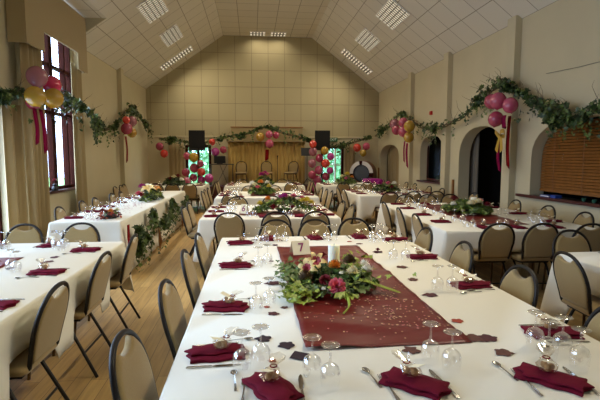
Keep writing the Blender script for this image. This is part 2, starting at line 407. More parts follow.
# ------------------------------------------------------------------ ceiling lights
def ceiling_light(label, frame4, lou=5):
    """frame4: centre, direction u (long), direction v (short), lengths"""
    c, u, v, lu, lv = frame4; c = Vector(c); u = Vector(u).normalized(); v = Vector(v).normalized(); n = u.cross(v).normalized()
    if n.z > 0: n = -n
    t = thing('ceiling_light', label, 'ceiling light', c, 0, 'louvred ceiling lights')
    m = Matrix((u, v, n)).transposed().to_4x4()
    a, b = lu / 2, lv / 2
    mb = MB()
    for q in ((-a, -b, a, -b + .02), (-a, b - .02, a, b), (-a, -b + .02, -a + .02, b - .02), (a - .02, -b + .02, a, b - .02)):
        mb.box((q[0], q[1], .004), (q[2], q[3], .03), m)
    mb.build('frame', M['white'], t, smooth=0)
    MB().box((-a + .02, -b + .02, .006), (a - .02, b - .02, .009), m).build('diffuser', M['bright'], t, smooth=0)
    L = bpy.data.lights.new('fluorescent_tubes', 'AREA'); L.shape = 'RECTANGLE'; L.size = lu - .05; L.size_y = lv - .05; L.energy = LAMPW.get(int(c.y), 30) * (.22 if c.x < 0 and c.y < 7 else 1); L.color = (1, .885, .66); L.spread = radians(150 if c.y > 12.9 else 104 if c.y > 7 else 78)
    lo = bpy.data.objects.new('fluorescent_tubes', L); COL.objects.link(lo); lo.parent = t; zz = -n; xx = u; yy = zz.cross(xx); lo.matrix_local = Matrix.Translation(n * .036) @ Matrix((xx, yy, zz)).transposed().to_4x4()
    mb = MB(); k = int(lu / .1)
    for i in range(1, k): x = -a + lu * i / k; wd = .026 if lou < 3 else .006; mb.box((x - wd, -b + .02, .010), (x + wd, b - .02, .034 if lou < 3 else .028), m)
    for i in range(1, lou): y = -b + lv * i / lou; mb.box((-a + .02, y - .012, .011), (a - .02, y + .012, .031), m)
    mb.build('louvre', M['louvre'], t, smooth=0); return t
kl = (RZ - EZ) / (XA - XL); kr = (RZ - EZ) / (XR - XB)
ORD = ['nearest', 'second', 'third', 'fourth', 'fifth', 'sixth', 'seventh', 'eighth']
def on_l(x, y): return (x, y, EZ + (x - XL) * kl)
def on_r(x, y): return (x, y, EZ + (XR - x) * kr)
for i, y in enumerate((11.05, 13.4, 8.2, 5.5, 2.8)):
    nm = {0: 'nearest of the', 1: 'middle of the', 2: 'overhead beside dormer, fourth of the'}.get(i, '')
    if i < 2:
        ceiling_light('louvred light on window-side ceiling slope, %s three in view' % nm, (on_l(-2.27, y), (0, 1, 0), (1, 0, kl), 1.25, .6))
        ceiling_light('louvred light on arch-side ceiling slope, %s three in view' % nm, (on_r(3.4, y - .2), (0, 1, 0), (1, 0, -kr), 1.25, .6))
    else:
        ceiling_light('louvred light on window-side ceiling slope, number %d from the stage' % (i + 2), (on_l(-2.27, y), (0, 1, 0), (1, 0, kl), 1.25, .6))
        ceiling_light('louvred light on arch-side ceiling slope, number %d from the stage' % (i + 2), (on_r(3.4, y), (0, 1, 0), (1, 0, -kr), 1.25, .6))
ceiling_light('louvred light on window-side ceiling slope, closest to the stage wall', (on_l(-2.49, 15.55), (1, 0, kl), (0, 1, 0), 1.25, .6), 2)
ceiling_light('louvred light on arch-side ceiling slope, closest to the stage wall', (on_r(3.6, 15.4), (1, 0, -kr), (0, 1, 0), 1.25, .6), 2)
ceiling_light('slim light on flat ceiling over the stage, window-side one of two', ((.22, 16.2, RZ), (1, 0, 0), (0, 1, 0), .55, .5), 2)
ceiling_light('slim light on flat ceiling over the stage, arch-side one of two', ((.95, 16.2, RZ), (1, 0, 0), (0, 1, 0), .55, .5), 2)

# ------------------------------------------------------------------ chairs
def make_chair(label, group):
    t = thing('banquet_chair', label, 'chair', group=group)
    def by(z): return -.195 - .105 * max(0, (z - .44) / .43) ** 1.15
    def arch_pts(w, zt, zb, n=20, q=2.3):
        out = []
        zs = .64
        for z in [zb + (zs - zb) * i / 5 for i in range(5)]: out.append((w * (.86 + .14 * (z - zb) / (zs - zb)), z))
        for i in range(n + 1):
            a = pi * i / n; out.append((w * math.copysign(abs(cos(a)) ** (2 / q), cos(a)), zs + (zt - zs) * abs(sin(a)) ** (2 / q)))
        for z in [zb + (zs - zb) * i / 5 for i in range(4, -1, -1)]: out.append((-w * (.86 + .14 * (z - zb) / (zs - zb)), z))
        return out
    fp = [(x, by(z), z) for x, z in arch_pts(.193, .858, .46)]
    lo = lambda s: [(s * .172, .17, .415), (s * .170, .05, .412), (s * .168, -.06, .412), (s * .167, -.13, .418), (s * .166, -.175, .435)]
    pts = catmull(lo(1), 3) + [Vector(p) for p in fp] + catmull(lo(-1), 3)[::-1]
    mb = MB().tube(pts, .0125, 8)
    for s in (-1, 1):
        for z in (.54, .68): mb.tube([(s * .19, by(z), z), (s * .16, by(z) + .0, z)], .009, 6)
    mb.build('back_frame', M['frame'], t, 60)
    # padded back with the hand hole left above it
    ol = []
    for x, z in arch_pts(.178, .843, .475):
        if z > .75 and abs(x) < .105:
            z = min(z, .79 + .035 * (abs(x) / .105) ** 2 if abs(x) < .085 else z)
        ol.append((x, z))
    cz = .66
    def ring(sc, dy): return [Vector((x * sc, by(cz + (z - cz) * sc) + dy, cz + (z - cz) * sc)) for x, z in ol]
    MB().rings([ring(.86, .021), ring(.95, .019), ring(1, .010), ring(1, -.010), ring(.96, -.016), ring(.88, -.018)]).build('backrest', M['fabric'], t, 70)
    # seat cushion
    def sr(w, d, y0, z, k=7, r=.06):
        out = []
        for cx, cy, a0 in ((w - r, d / 2 - r, 0), (-(w - r), d / 2 - r, pi / 2), (-(w - r * .6), -d / 2 + r * .6, pi), (w - r * .6, -d / 2 + r * .6, 3 * pi / 2)):
            rr = r if cy > 0 else r * .6
            for i in range(k): a = a0 + pi / 2 * i / (k - 1); out.append(Vector((cx + rr * cos(a), y0 + cy + rr * sin(a), z)))
        return out
    MB().rings([sr(.195, .40, .01, .428), sr(.205, .415, .01, .436), sr(.207, .42, .01, .455), sr(.2, .41, .01, .472), sr(.175, .36, .01, .481), sr(.1, .2, .01, .484)]).build('seat', M['fabric'], t, 60)
    MB().box((-.16, -.155, .400), (.16, .17, .427)).build('seat_pan', M['black'], t, 0)
    for s in (-1, 1):
        MB().tube([(s * .172, -.02, .412), (s * .178, -.09, .36), (s * .196, -.27, 0)], .0115, 8).build('rear_leg', M['frame'], t, 60)
        MB().tube([(s * .172, .15, .412), (s * .178, .165, .36), (s * .19, .2, 0)], .0115, 8).build('front_leg', M['bronze'], t, 60)['label'] = 'bronze front leg'
    MB().tube([(-.187, -.178, .17), (.187, -.178, .17)], .008, 6).build('cross_bar', M['frame'], t, 60)
    return t
CHAIR = Proto(make_chair)
NUM = ['', 'first', 'second', 'third', 'fourth', 'fifth', 'sixth', 'seventh', 'eighth']
def chair(x, y, face, label, group, jit=.05):
    """x, y: where the top of the back stands; face: direction the sitter looks"""
    rz = {'+y': 0, '-y': pi, '+x': -pi / 2, '-x': pi / 2}.get(face, face)
    a = rz + R.uniform(-jit, jit)
    d = rot2((0, .295), a)
    return CHAIR.put(label, (x + d[0], y + d[1], 0), a, group)

# ------------------------------------------------------------------ tables and cloths
def tablecloth(w, l, notches, hem=.27, low=(), m=M['cloth'], corner_drop=.07, corner_flare=.05, amp=.016, seed=1, top=CT, name='tablecloth', skip_thick=False):
    """cloth lying on a w x l top and hanging over; notches: (side, centre, halfwidth) where it rides up over a seat"""
    a, b = w / 2 + .008, l / 2 + .008; r = .012; rg = random.Random(seed)
    per = []
    def side(p0, p1, nx, ny, nm):
        d = (Vector(p1) - Vector(p0)); n = max(2, int(d.length / .045))
        for i in range(n + 1):
            q = Vector(p0) + d * i / n; per.append((q.x, q.y, nx, ny, nm, min(i, n - i) * d.length / n))
    def corner(cx, cy, a0):
        for i in range(1, 5):
            t = a0 + pi / 2 * i / 5; per.append((cx + r * cos(t), cy + r * sin(t), cos(t), sin(t), 'c', 0))
    side((a, -b + r), (a, b - r), 1, 0, '+x'); corner(a - r, b - r, 0)
    side((a - r, b), (-a + r, b), 0, 1, '+y'); corner(-a + r, b - r, pi / 2)
    side((-a, b - r), (-a, -b + r), -1, 0, '-x'); corner(-a + r, -b + r, pi)
    side((-a + r, -b), (a - r, -b), 0, -1, '-y'); corner(a - r, -b + r, 3 * pi / 2)
    ph = rg.uniform(0, 6); N = len(per)
    levels = [0, .02, .07, .2, .4, .6, .8, 1]
    rings = [[] for _ in levels]
    s = 0
    for i, (x, y, nx, ny, nm, de) in enumerate(per):
        s += .045
        h = dict(low).get(nm, hem) if nm != 'c' else min([hem] + [v for k, v in low])
        cf = 1.0 if nm == 'c' else max(0, 1 - de / .16)
        h -= corner_drop * cf * (1 if h > .1 else 0)
        for sd, c, hw in notches:
            if sd == nm:
                q = (y if nm in '+x-x' and nm[1] == 'x' else x); k = abs(q - c) - hw
                k = max(0, min(1, 1 - k / .07)); k = k * k * (3 - 2 * k)
                h = h + (max(h, .515) - h) * k
        h += .006 * sin(s * 5 + ph)
        wv = sin(s * 13 + ph) * .6 + sin(s * 23.7 + ph * 2) * .4
        for j, t in enumerate(levels):
            dep = (top - h) * t
            z = top - (.004 if j == 1 else 0) - dep
            out = (0 if j == 0 else .006) + .03 * dep + amp * (dep / .4) * (wv * .5 + .5) + corner_flare * cf * (dep / .45)
            if j == 0: z = top; out = -.004
            rings[j].append(Vector((x + nx * out, y + ny * out, z)))
    mb = MB()
    nx_, ny_ = 2, 2
    mb.rings(rings, cap0=False, cap1=False)
    mb.f.append(tuple(range(N)))
    return mb.build(name, m, None, 50, solid=0 if skip_thick else .004)

def make_table(w, l, label, group=None):
    t = thing('banquet_table', label, 'table', group=group)
    MB().box((-w / 2, -l / 2, T - .03), (w / 2, l / 2, T)).build('tabletop', M['timber'], t, 0)
    for sx in (-1, 1):
        for sy in (-1, 1):
            x, y = sx * (w / 2 - min(.5, w * .3)), sy * (l / 2 - min(.5, l * .3))
            MB().box((x - .025, y - .025, 0), (x + .025, y + .025, T - .031)).build('leg', M['timber'], t, 0)
    return t

TB = {}
def table(key, phrase, x0, x1, y0, y1, desc, rz=0, cloth_desc=None, **kw):
    w, l = x1 - x0, y1 - y0; c = ((x0 + x1) / 2, (y0 + y1) / 2)
    notches = []; TB[key] = dict(c=c, rz=rz, phrase=phrase, w=w, l=l)
    t = make_table(w, l, 'timber trestle table under the cloth, ' + desc); t.location = (c[0], c[1], 0); t.rotation_euler.z = rz
    chs = kw.pop('chairs', [])
    lab = {'-x': 'window side of', '+x': 'arch side of', '+y': 'stage end of', '-y': 'camera end of'}
    face = {'-x': '+x', '+x': '-x', '+y': '-y', '-y': '+y'}
    for sd, lst in chs:
        lst = sorted(lst, key=lambda p: p[1] if sd[1] == 'x' else p[0])
        for i, (x, y) in enumerate(lst):
            q = rot2((x - c[0], y - c[1]), -rz)
            notches.append((sd, q[1] if sd[1] == 'x' else q[0], .225))
            o = 'from camera' if sd[1] == 'x' else 'from left'
            base = {'+x': pi / 2, '-x': -pi / 2, '+y': pi, '-y': 0}[sd] + rz
            ft = kw.get('turn', {}).get((sd, i), 0)
            chair(x, y, base + ft, 'tan dark-framed chair, %s %s, %s %s' % (NUM[i + 1], o, lab[sd], phrase), 'tan banquet chairs at %s' % phrase, .05)
    kw.pop('turn', None)
    cl = tablecloth(w, l, notches, seed=len(TB), **kw); cl.location = (c[0], c[1], 0); cl.rotation_euler.z = rz
    tag(cl, (cloth_desc or 'white cloth hanging over the edges of') + ' ' + phrase, 'tablecloth', 'white tablecloths')

table('T7', 'number seven table', -.31, 1.52, 1.15, 4.55, 'set with the number seven card and red runner', cloth_desc='large white cloth spread over the front',
      chairs=[('-x', [(-.53, 1.77), (-.51, 2.54), (-.53, 3.40), (-.52, 4.16)]), ('+x', [(1.74, 1.86), (1.74, 2.65), (1.77, 3.50), (1.75, 4.28)]), ('+y', [(-.1, 5.0), (.26, 5.02), (.70, 5.0), (1.17, 5.05)][1:])],
      turn={('-x', 0): .0, ('+x', 1): .0})
table('C2', 'second middle-row table', -.70, 1.18, 5.97, 7.75, 'heaped with the long pink and yellow flower display',
      chairs=[('-y', [(-.31, 5.74), (.30, 5.76), (.82, 5.74)]), ('-x', [(-1.02, 6.6), (-1.03, 7.2)]), ('+x', [(1.5, 6.55), (1.48, 7.15)]), ('+y', [(-.28, 8.15), (.35, 8.2), (.85, 8.15)])])
table('C3', 'third middle-row table', -.76, 1.35, 9.12, 10.9, 'just beyond the long flower display',
      chairs=[('-y', [(-.43, 8.85), (.67, 8.85)]), ('-x', [(-1.08, 9.58), (-1.08, 10.1), (-1.06, 10.62)]), ('+x', [(1.70, 9.42), (1.68, 9.98), (1.66, 10.5)]), ('+y', [(-.1, 11.3), (.55, 11.3)])])
table('C4', 'last middle-row table', -.8, 1.5, 12.95, 14.5, 'closest to the stage in the middle row',
      chairs=[('-y', [(1.1, 12.7), (0.1, 12.7)]), ('-x', [(-1.1, 13.3), (-1.1, 14.0)]), ('+x', [(1.82, 13.35), (1.82, 13.95)]), ('+y', [(-.35, 14.9), (.49, 14.9), (.98, 14.9)])])
table('NL', 'front window-side table', -3.2, -1.27, 1.5, 4.45, 'partly out of view, red runner and silver cutlery',
      chairs=[('+x', [(-1.08, 2.55), (-1.09, 3.38), (-1.08, 4.17)]), ('+y', [(-1.84, 4.98), (-2.4, 4.95), (-2.9, 4.97)])], hem=.3)
table('ML', 'ivy-draped table', -2.55, -1.70, 5.87, 11.3, 'long and narrow along the window wall', cloth_desc='floor-length white cloth under the ivy on the',
      chairs=[('-x', [(-2.79, 6.7), (-2.8, 7.6), (-2.8, 8.2), (-2.8, 9.15), (-2.8, 9.75)])], low=(('+x', .03), ('-y', .16)), corner_drop=.03)
table('FL', 'back window-side table', -3.05, -1.42, 12.85, 14.6, 'in the corner beside the small balloon column',
      chairs=[('-y', [(-2.66, 12.6), (-2.22, 12.6), (-1.75, 12.6)]), ('+x', [(-1.12, 13.5)])])
table('RC', 'right-hand candle table', 2.22, 4.02, 4.66, 7.75, 'with the ivory candle and trailing flowers', rz=radians(-3), cloth_desc='white cloth with drooping corner on the',
      chairs=[('-x', [(2.02, 5.35), (2.04, 6.06), (2.08, 6.9)]), ('-y', [(2.63, 4.47), (3.10, 4.42), (3.6, 4.35)]), ('+x', [(4.3, 5.3), (4.35, 6.1), (4.4, 7.0)]), ('+y', [(2.88, 8.2), (3.34, 8.22), (3.80, 8.25)])])
table('RN', 'partly seen right-edge table', 2.60, 4.3, 1.3, 3.52, 'cut off by the right edge', hem=.25,
      chairs=[('-x', [(2.30, 3.02)]), ('+y', [(3.06, 3.98), (3.7, 4.0)])], turn={('-x', 0): -.12})
table('MR', 'pink-flower right table', 2.3, 4.14, 9.35, 11.2, 'behind the right-hand candle table',
      chairs=[('-y', [(2.84, 8.95), (3.35, 8.98), (3.86, 9.0)]), ('-x', [(2.02, 9.8), (2.02, 10.5)]), ('+x', [(4.38, 9.9), (4.40, 10.7)]), ('+y', [(2.8, 11.6), (3.4, 11.6)])])
table('RF', 'jukebox-corner table', 2.1, 3.9, 12.9, 14.5, 'in the corner near the jukebox',
      chairs=[('-y', [(2.6, 12.6), (3.3, 12.6)]), ('-x', [(1.98 - .13, 13.3 + .35)]), ('+x', [(4.2, 13.4), (4.2, 14.0)])])
G = 'tan chairs standing against the walls'
for i, (x, y, f) in enumerate([(-3.38, 11.35, '+x'), (-3.4, 11.9, '+x'), (-3.46, 12.4, '+x')]):
    chair(x, y, f, 'tan chair against the window wall, %s of three beyond the ivy-draped table' % NUM[i + 1], G)
for i, (x, y) in enumerate([(4.5, 8.6), (4.48, 11.9), (4.48, 12.6)]):
    chair(x, y, '-x', 'tan chair against the arch wall, %s counted from the dark doorway' % NUM[i + 1], G)

# ------------------------------------------------------------------ things on the tables
def at(key, u, v):
    t = TB[key]; p = rot2((u - t['c'][0], v - t['c'][1]), t['rz']); return (t['c'][0] + p[0], t['c'][1] + p[1])
def make_napkin(label, group):
    """a square napkin folded into a lozenge packet: stacked folds with a turned-back flap"""
    t = thing('napkin', label, 'napkin', group=group)
    rg = random.Random(5)
    def slab(L, W, z0, z1, skew=0.02, dx=0, dy=0):
        n = 9; rings = []
        base = []
        for i in range(n): base.append((-L / 2 + L * i / (n - 1), -W / 2 + .006 * sin(i * 1.3)))
        for i in range(3): base.append((L / 2 + skew * (1 - abs(i - 1)), -W / 2 + W * (i + 1) / 4))
        for i in range(n): base.append((L / 2 - L * i / (n - 1), W / 2 + .006 * sin(i * 1.7)))
        for i in range(3): base.append((-L / 2 - skew * (1 - abs(i - 1)), W / 2 - W * (i + 1) / 4))
        def rr(s, z, wob): return [Vector((x * s + dx, y * s + dy, z + wob * (.5 + .5 * sin(x * 40 + y * 25)))) for x, y in base]
        return [rr(.97, z0, 0), rr(1, z0 + (z1 - z0) * .35, 0), rr(1, z0 + (z1 - z0) * .7, .002), rr(.96, z1, .003), rr(.6, z1 + .002, .004)]
    MB().rings(slab(.218, .136, .0015, .011)).build('bottom_fold', M['burg'], t, 60)
    MB().rings(slab(.19, .095, .0165, .023, .03, -.012, .012)).build('top_fold', M['burg'], t, 60)
    return t
NAPKIN = Proto(make_napkin)
def make_favour(label, group):
    t = thing('favour_bag', label, 'favour', group=group)
    mb = MB()
    for (x, y, z, rx) in ((-.015, 0, .0142, .0140), (.014, .008, .0132, .013), (.004, -.015, .0122, .012)):
        mb.lathe([(max(.0004, rx * sin(pi * k / 8)) * 1.0, z - rx * cos(pi * k / 8)) for k in range(9)], 12, Matrix.Translation((x, y, 0)))
    mb.build('sweets', M['sweet'], t, 60)
    # crumpled bag gathered at a neck, its top fanned out
    n = 14; prof = [(.024, .0008), (.034, .006), (.036, .017), (.026, .030), (.009, .038), (.018, .048), (.032, .062)]; rings = []
    for k, (r, z) in enumerate(prof):
        rings.append([Vector((r * (1 + .22 * sin(j * 2.4 + k)) * cos(2 * pi * j / n) + (.05 * max(0, z - .02) / .04), r * (1 + .16 * cos(j * 3.1 + k * 2)) * sin(2 * pi * j / n), z + (.006 * sin(j * 2.9) if k == 6 else 0))) for j in range(n)])
    MB().rings(rings, cap0=True, cap1=False).build('cellophane_wrapper', M['cello'], t, 30); wr = kids(t)[-1]
    MB().tube([(.0225 + .0125 * cos(a), .0125 * sin(a), .038) for a in [2 * pi * i / 12 for i in range(12)]], .0022, 5, True).build('tie', M['redribbon'], wr, 60)
    MB().box((-.026, -.018, 0), (.026, .018, .0012), Matrix.Translation((-.022, .0, .040)) @ Matrix.Rotation(.35, 4, 'Y')).build('name_tag', M['card'], t, 0)['label'] = 'pale paper tag'
    return t
FAVOUR = Proto(make_favour)
def make_glass(label, group):
    """a wine glass turned upside down: its mouth on the cloth, its foot in the air"""
    t = thing('wine_glass', label, 'wine glass', group=group)
    bowl = [(.0305, .001), (.0335, .02), (.0365, .045), (.036, .062), (.029, .078), (.015, .088), (.006, .093)]
    inner = [(r - .0011, z - .0006) for r, z in bowl[::-1]]
    MB().lathe(bowl, 24).build('bowl', M['glass'], t, 80)
    MB().lathe([(.0055, .0935), (.0042, .100), (.0038, .125), (.0042, .148), (.0075, .1525)], 12).build('stem', M['glass'], t, 80)
    MB().lathe([(.0005, .1530), (.02, .1545), (.0335, .1555), (.0350, .1570), (.0335, .1582), (.015, .1592), (.0005, .1600)], 28).build('foot', M['glass'], t, 80)
    return t
GLASS = Proto(make_glass)
def make_knife(label, group):
    t = thing('knife', label, 'knife', group=group)
    MB().rings([[Vector((x + sx * 0, y0 + (w * c), z0 + h * s)) for c, s in ((-1, 0), (-1, 1), (1, 1), (1, 0))] for x, y0, w, z0, h, sx in
                ((-.105, 0, .004, .001, .003, 0), (-.1, 0, .0055, .001, .005, 0), (-.03, 0, .0045, .001, .005, 0), (-.005, 0, .004, .001, .004, 0))]).build('handle', M['steel'], t, 30)
    MB().rings([[Vector((x, y0 + w * c, .0015 + .0016 * s)) for c, s in ((-1, 0), (-1, 1), (1, 1), (1, 0))] for x, y0, w in
                ((-.004, 0, .004), (.01, 0, .0085), (.07, 0, .009), (.095, -.001, .006), (.106, -.003, .001))]).build('blade', M['steel'], t, 30)
    return t
KNIFE = Proto(make_knife)
def make_fork(label, group):
    t = thing('fork', label, 'fork', group=group)
    def bar(ps, n=4): return [[Vector((x, y + w * c, z + .0016 * s)) for c, s in ((-1, 0), (-1, 1), (1, 1), (1, 0))] for x, y, w, z in ps]
    MB().rings(bar([(-.1, 0, .006, .001), (-.08, 0, .0065, .002), (-.02, 0, .003, .006), (.03, 0, .003, .006)])).build('handle', M['steel'], t, 30)
    MB().rings(bar([(.031, 0, .004, .006), (.04, 0, .011, .005), (.056, 0, .012, .0035)])).build('head', M['steel'], t, 30); hd = kids(t)[-1]
    for k in range(4):
        y = -.0093 + .0062 * k
        MB().rings(bar([(.0565, y, .0018, .0035), (.075, y, .0017, .0015), (.092, y, .001, .006)])).build('tine', M['steel'], hd, 30)
    return t
FORK = Proto(make_fork)
def make_spoon(label, group):
    t = thing('spoon', label, 'spoon', group=group)
    MB().rings([[Vector((x, w * c, z + .0016 * s)) for c, s in ((-1, 0), (-1, 1), (1, 1), (1, 0))] for x, w, z in ((-.1, .006, .001), (-.08, .0065, .002), (-.02, .003, .007), (.038, .0028, .008))]).build('handle', M['steel'], t, 30)
    mb = MB(); n = 16; k = 5
    rings = []
    for i in range(k):
        f = 1 - i / k
        rings.append([Vector((.062 + .026 * f * cos(2 * pi * j / n), .017 * f * sin(2 * pi * j / n), .0015 + .0075 * f * f)) for j in range(n)])
    MB().rings(rings, cap0=False).build('bowl', M['steel'], t, 60, solid=.001)
    return t
SPOON = Proto(make_spoon)
GG = lambda w, ph: '%s on the %s' % (w, ph)
def setting(key, x, y, face, where, cut=True, glasses=((.2, .0), (.27, -.07)), nrot=0., fav=True):
    """one place laid: x, y the middle of the napkin, face: where the sitter looks"""
    ph = TB[key]['phrase']; a = {'+x': 0, '-x': pi, '+y': pi / 2, '-y': -pi / 2}[face] + TB[key]['rz'] + R.uniform(-.06, .06)
    def loc(u, v, z): d = rot2((u, v), a); return (x + d[0], y + d[1], z)
    j = R.uniform(-.1, .1)
    NAPKIN.put('folded burgundy napkin, %s, %s' % (where, ph), (x, y, CT + .002), a + nrot + j, GG('napkins', ph))
    if fav:
        FAVOUR.put('sweet favour bag on napkin, %s, %s' % (where, ph), loc(.015, 0.005, CT + .0345), a + R.uniform(-.8, .8), GG('favour bags', ph))
    if cut:
        KNIFE.put('steel knife by napkin, %s, %s' % (where, ph), loc(-.01, -.105, CT + .0025), a + j * .5, GG('knives', ph))
        FORK.put('steel fork by napkin, %s, %s' % (where, ph), loc(-.01, .098, CT + .0025), a + j * .3, GG('forks', ph))
        SPOON.put('steel spoon above napkin, %s, %s' % (where, ph), loc(.075, .135, CT + .0025), a + .12, GG('spoons', ph)).scale = (.8, .8, .8)
    for i, (u, v) in enumerate(glasses):
        GLASS.put('%s upturned wine glass, %s, %s' % (('inner', 'outer')[i], where, ph), loc(u + R.uniform(-.003, .003), v + R.uniform(-.003, .003), CT + .002), R.uniform(0, 6), GG('upturned glasses', ph))
fc = lambda k: NUM[k] + ' from camera'
L2 = ((.185, .03), (.265, -.03))
for i, (x, y) in enumerate([(-.15, 1.80), (-.15, 2.38), (-.13, 3.32), (-.12, 4.22)]): setting('T7', x, y, '+x', 'window side ' + fc(i + 1), glasses=((.165, -.07), (.235, .02)) if i else ((.10, -.16), (.175, -.115)))
for i, (x, y) in enumerate([(1.37, 1.86), (1.37, 2.64), (1.37, 3.46), (1.40, 4.24)]): setting('T7', x, y, '-x', 'arch side ' + fc(i + 1), glasses=((.17, .14), (.09, .2)) if i == 0 else ((.17, .09), (.26, .07)))
setting('T7', .06, 1.50, '+y', 'camera end first from left', glasses=((.07, -.15), (.0, -.205)), nrot=.5)
setting('T7', .57, 1.48, '+y', 'camera end second from left', glasses=((.16, -.14), (.07, -.18)), nrot=.75)
setting('T7', 1.08, 1.46, '+y', 'camera end third from left', glasses=((.17, -.10), (.08, -.17)), nrot=.9)
for i, (x, y) in enumerate([(.14, 4.42), (.62, 4.42), (1.08, 4.43)]): setting('T7', x, y, '-y', 'stage end %s from left' % NUM[i + 1], glasses=((.16, .09), (.14, .17)), cut=True)
# front window-side table
for i, (x, y) in enumerate([(-1.43, 2.55), (-1.46, 3.27), (-1.47, 4.04)]): setting('NL', x, y, '-x', 'arch side ' + fc(i + 1))
for i, (x, y) in enumerate([(-2.38, 4.30), (-1.88, 4.31)]): setting('NL', x, y, '-y', 'stage end %s from left' % NUM[i + 1], glasses=((.13, .10), (.15, .19)))
for i, (x, y) in enumerate([(-2.76, 3.0), (-2.76, 3.7)]): setting('NL', x, y, '+x', 'window side ' + fc(i + 1), glasses=((.18, .0), (.26, .06)))
# right candle table
for i, (x, y) in enumerate([(2.42, 5.35), (2.42, 6.05), (2.44, 6.85), (2.46, 7.5)]): setting('RC', *at('RC', x, y), '+x', 'window side ' + fc(i + 1), glasses=L2, cut=i < 2)
for i, (x, y) in enumerate([(2.75, 4.86), (3.15, 4.86), (3.6, 4.86)]): setting('RC', *at('RC', x, y), '+y', 'camera end %s from left' % NUM[i + 1], glasses=((.05, .115), (.06, .20)), cut=False)
for i, (x, y) in enumerate([(3.84, 5.3), (3.84, 6.1), (3.84, 6.9)]): setting('RC', *at('RC', x, y), '-x', 'arch side ' + fc(i + 1), glasses=L2, cut=i < 1)
for i, (x, y) in enumerate([(2.95, 7.52), (3.45, 7.52)]): setting('RC', *at('RC', x, y), '-y', 'stage end %s from left' % NUM[i + 1], glasses=((.05, .115), (.06, .20)), cut=False)
setting('RN', 2.76, 2.95, '+x', 'window side ' + fc(1)); setting('RN', 3.05, 3.36, '-y', 'stage end first from left', glasses=((.16, .09), (.17, .18)))
# ivy table: places along the wall side only
for i, y in enumerate((6.25, 6.95, 7.65, 8.35, 9.2, 10.0)): setting('ML', -2.4, y, '+x', 'window side ' + fc(i + 1), cut=False, glasses=((.16, -.05), (.22, .05)))
for i, (x, y) in enumerate([(-.5, 6.15), (.0, 6.15)][:0]): pass
def far_places(key, x0, x1, ys, ends=()):
    for i, y in enumerate(ys):
        setting(key, x0 + .15, y, '+x', 'window side ' + fc(i + 1), cut=False, glasses=L2); setting(key, x1 - .15, y, '-x', 'arch side ' + fc(i + 1), cut=False, glasses=L2)
far_places('C2', -.70, 1.18, (6.22, 6.78, 7.35)); far_places('C3', -.76, 1.35, (9.62, 10.1, 10.6)); far_places('C4', -.8, 1.5, (13.3, 13.95))
far_places('MR', 2.3, 4.14, (9.85, 10.35, 10.9)); far_places('RF', 2.1, 3.9, (13.3, 13.95)); far_places('FL', -3.05, -1.42, (13.2, 13.9))
for i, x in enumerate((-.25, .7)): setting('C3', x, 9.33, '+y', 'camera end %s from left' % NUM[i + 1], cut=False, glasses=((.05, .115), (.06, .20)))
for i, x in enumerate((.15, .65)): setting('C2', x, 6.14, '+y', 'camera end %s from left' % NUM[i + 1], cut=False, fav=False, glasses=((.02, .13), (.03, .21)))
for i, x in enumerate((2.9, 3.4)): setting('MR', x, 9.55, '+y', 'camera end %s from left' % NUM[i + 1], cut=False, glasses=((.05, .115), (.06, .20)))

# runners
def runner_h(x, y, seed): return CT + .006 + max(-.0025, .021 * max(0, noise.noise((x * 1.3 + seed, y * 9 + x * 2.6, 0)) + .05) + .0025 * noise.noise((x * 14, y * 14, seed)))
def runner(key, x0, x1, y0, y1, label, seed, skew=0):
    n, k = int((x1 - x0) / .035), int((y1 - y0) / .03); vs = []; fs = []
    for j in range(k + 1):
        for i in range(n + 1):
            x = x0 + (x1 - x0) * i / n; y = y0 + (y1 - y0) * j / k
            wob = .016 * noise.noise((y * 2.2, seed, 0)); w2 = .012 * noise.noise((x * 4, seed + 5, 0))
            f = (i / n * 2 - 1)
            px, py = at(key, x + f * wob + skew * (j / k - .5), y + w2)
            vs.append((px, py, runner_h(x, y, seed)))
    for j in range(k):
        for i in range(n): a = j * (n + 1) + i; fs.append((a, a + 1, a + n + 2, a + n + 1))
    mb = MB(); mb.add(vs, fs)
    o = mb.build('table_runner', M['runner'], None, 80, solid=.0015); tag(o, label, 'table runner', 'dark red table runners')
runner('T7', .215, .955, 1.80, 4.0, 'dark red satin runner under the flowers on number seven table', 1)
runner('NL', -2.42, -1.86, 1.7, 3.8, 'dark red runner on the front window-side table', 2)
runner('RC', 2.76, 3.42, 5.08, 7.3, 'dark red runner under the candle on right-hand candle table', 3)
runner('C2', -.2, .75, 6.3, 6.78, 'dark red runner across the second middle-row table', 4)
runner('C3', -.05, .6, 9.5, 10.7, 'dark red runner on the third middle-row table', 5)
runner('MR', 2.85, 3.45, 9.75, 11.0, 'dark red runner on the pink-flower right table', 6)
MBc = MB(); MBp = MB(); rg = random.Random(11)
for i in range(290):
    x = min(.93, max(.24, rg.gauss(.72, .13))); y = rg.gauss(2.38, .24)
    if rg.random() < .3: x = rg.uniform(.25, .93); y = rg.uniform(1.95, 2.5)
    if not (1.85 < y < 3.6) or (x < .62 and y > 2.5): continue
    n = 5; a0 = rg.uniform(0, 6); r = rg.uniform(.003, .0065)
    c = [Vector((x + r * cos(a0 + 2 * pi * k / n) * rg.uniform(.7, 1.2), y + r * sin(a0 + 2 * pi * k / n), 0)) for k in range(n)]
    z = max(runner_h(x + dx, y + dy, 1) for dx in (-.008, 0, .008) for dy in (-.008, 0, .008)) + .0035
    pk = rg.random() < .38; z += .0025 * pk
    (MBp if pk else MBc).rings([[p + Vector((0, 0, z)) for p in c], [p + Vector((0, 0, z + .0012 + 0)) for p in c]])
o = MBc.build('confetti', M['confc'], None, 0); o['kind'] = 'stuff'; tag(o, 'cream petal confetti scattered over the front red runner', 'confetti')
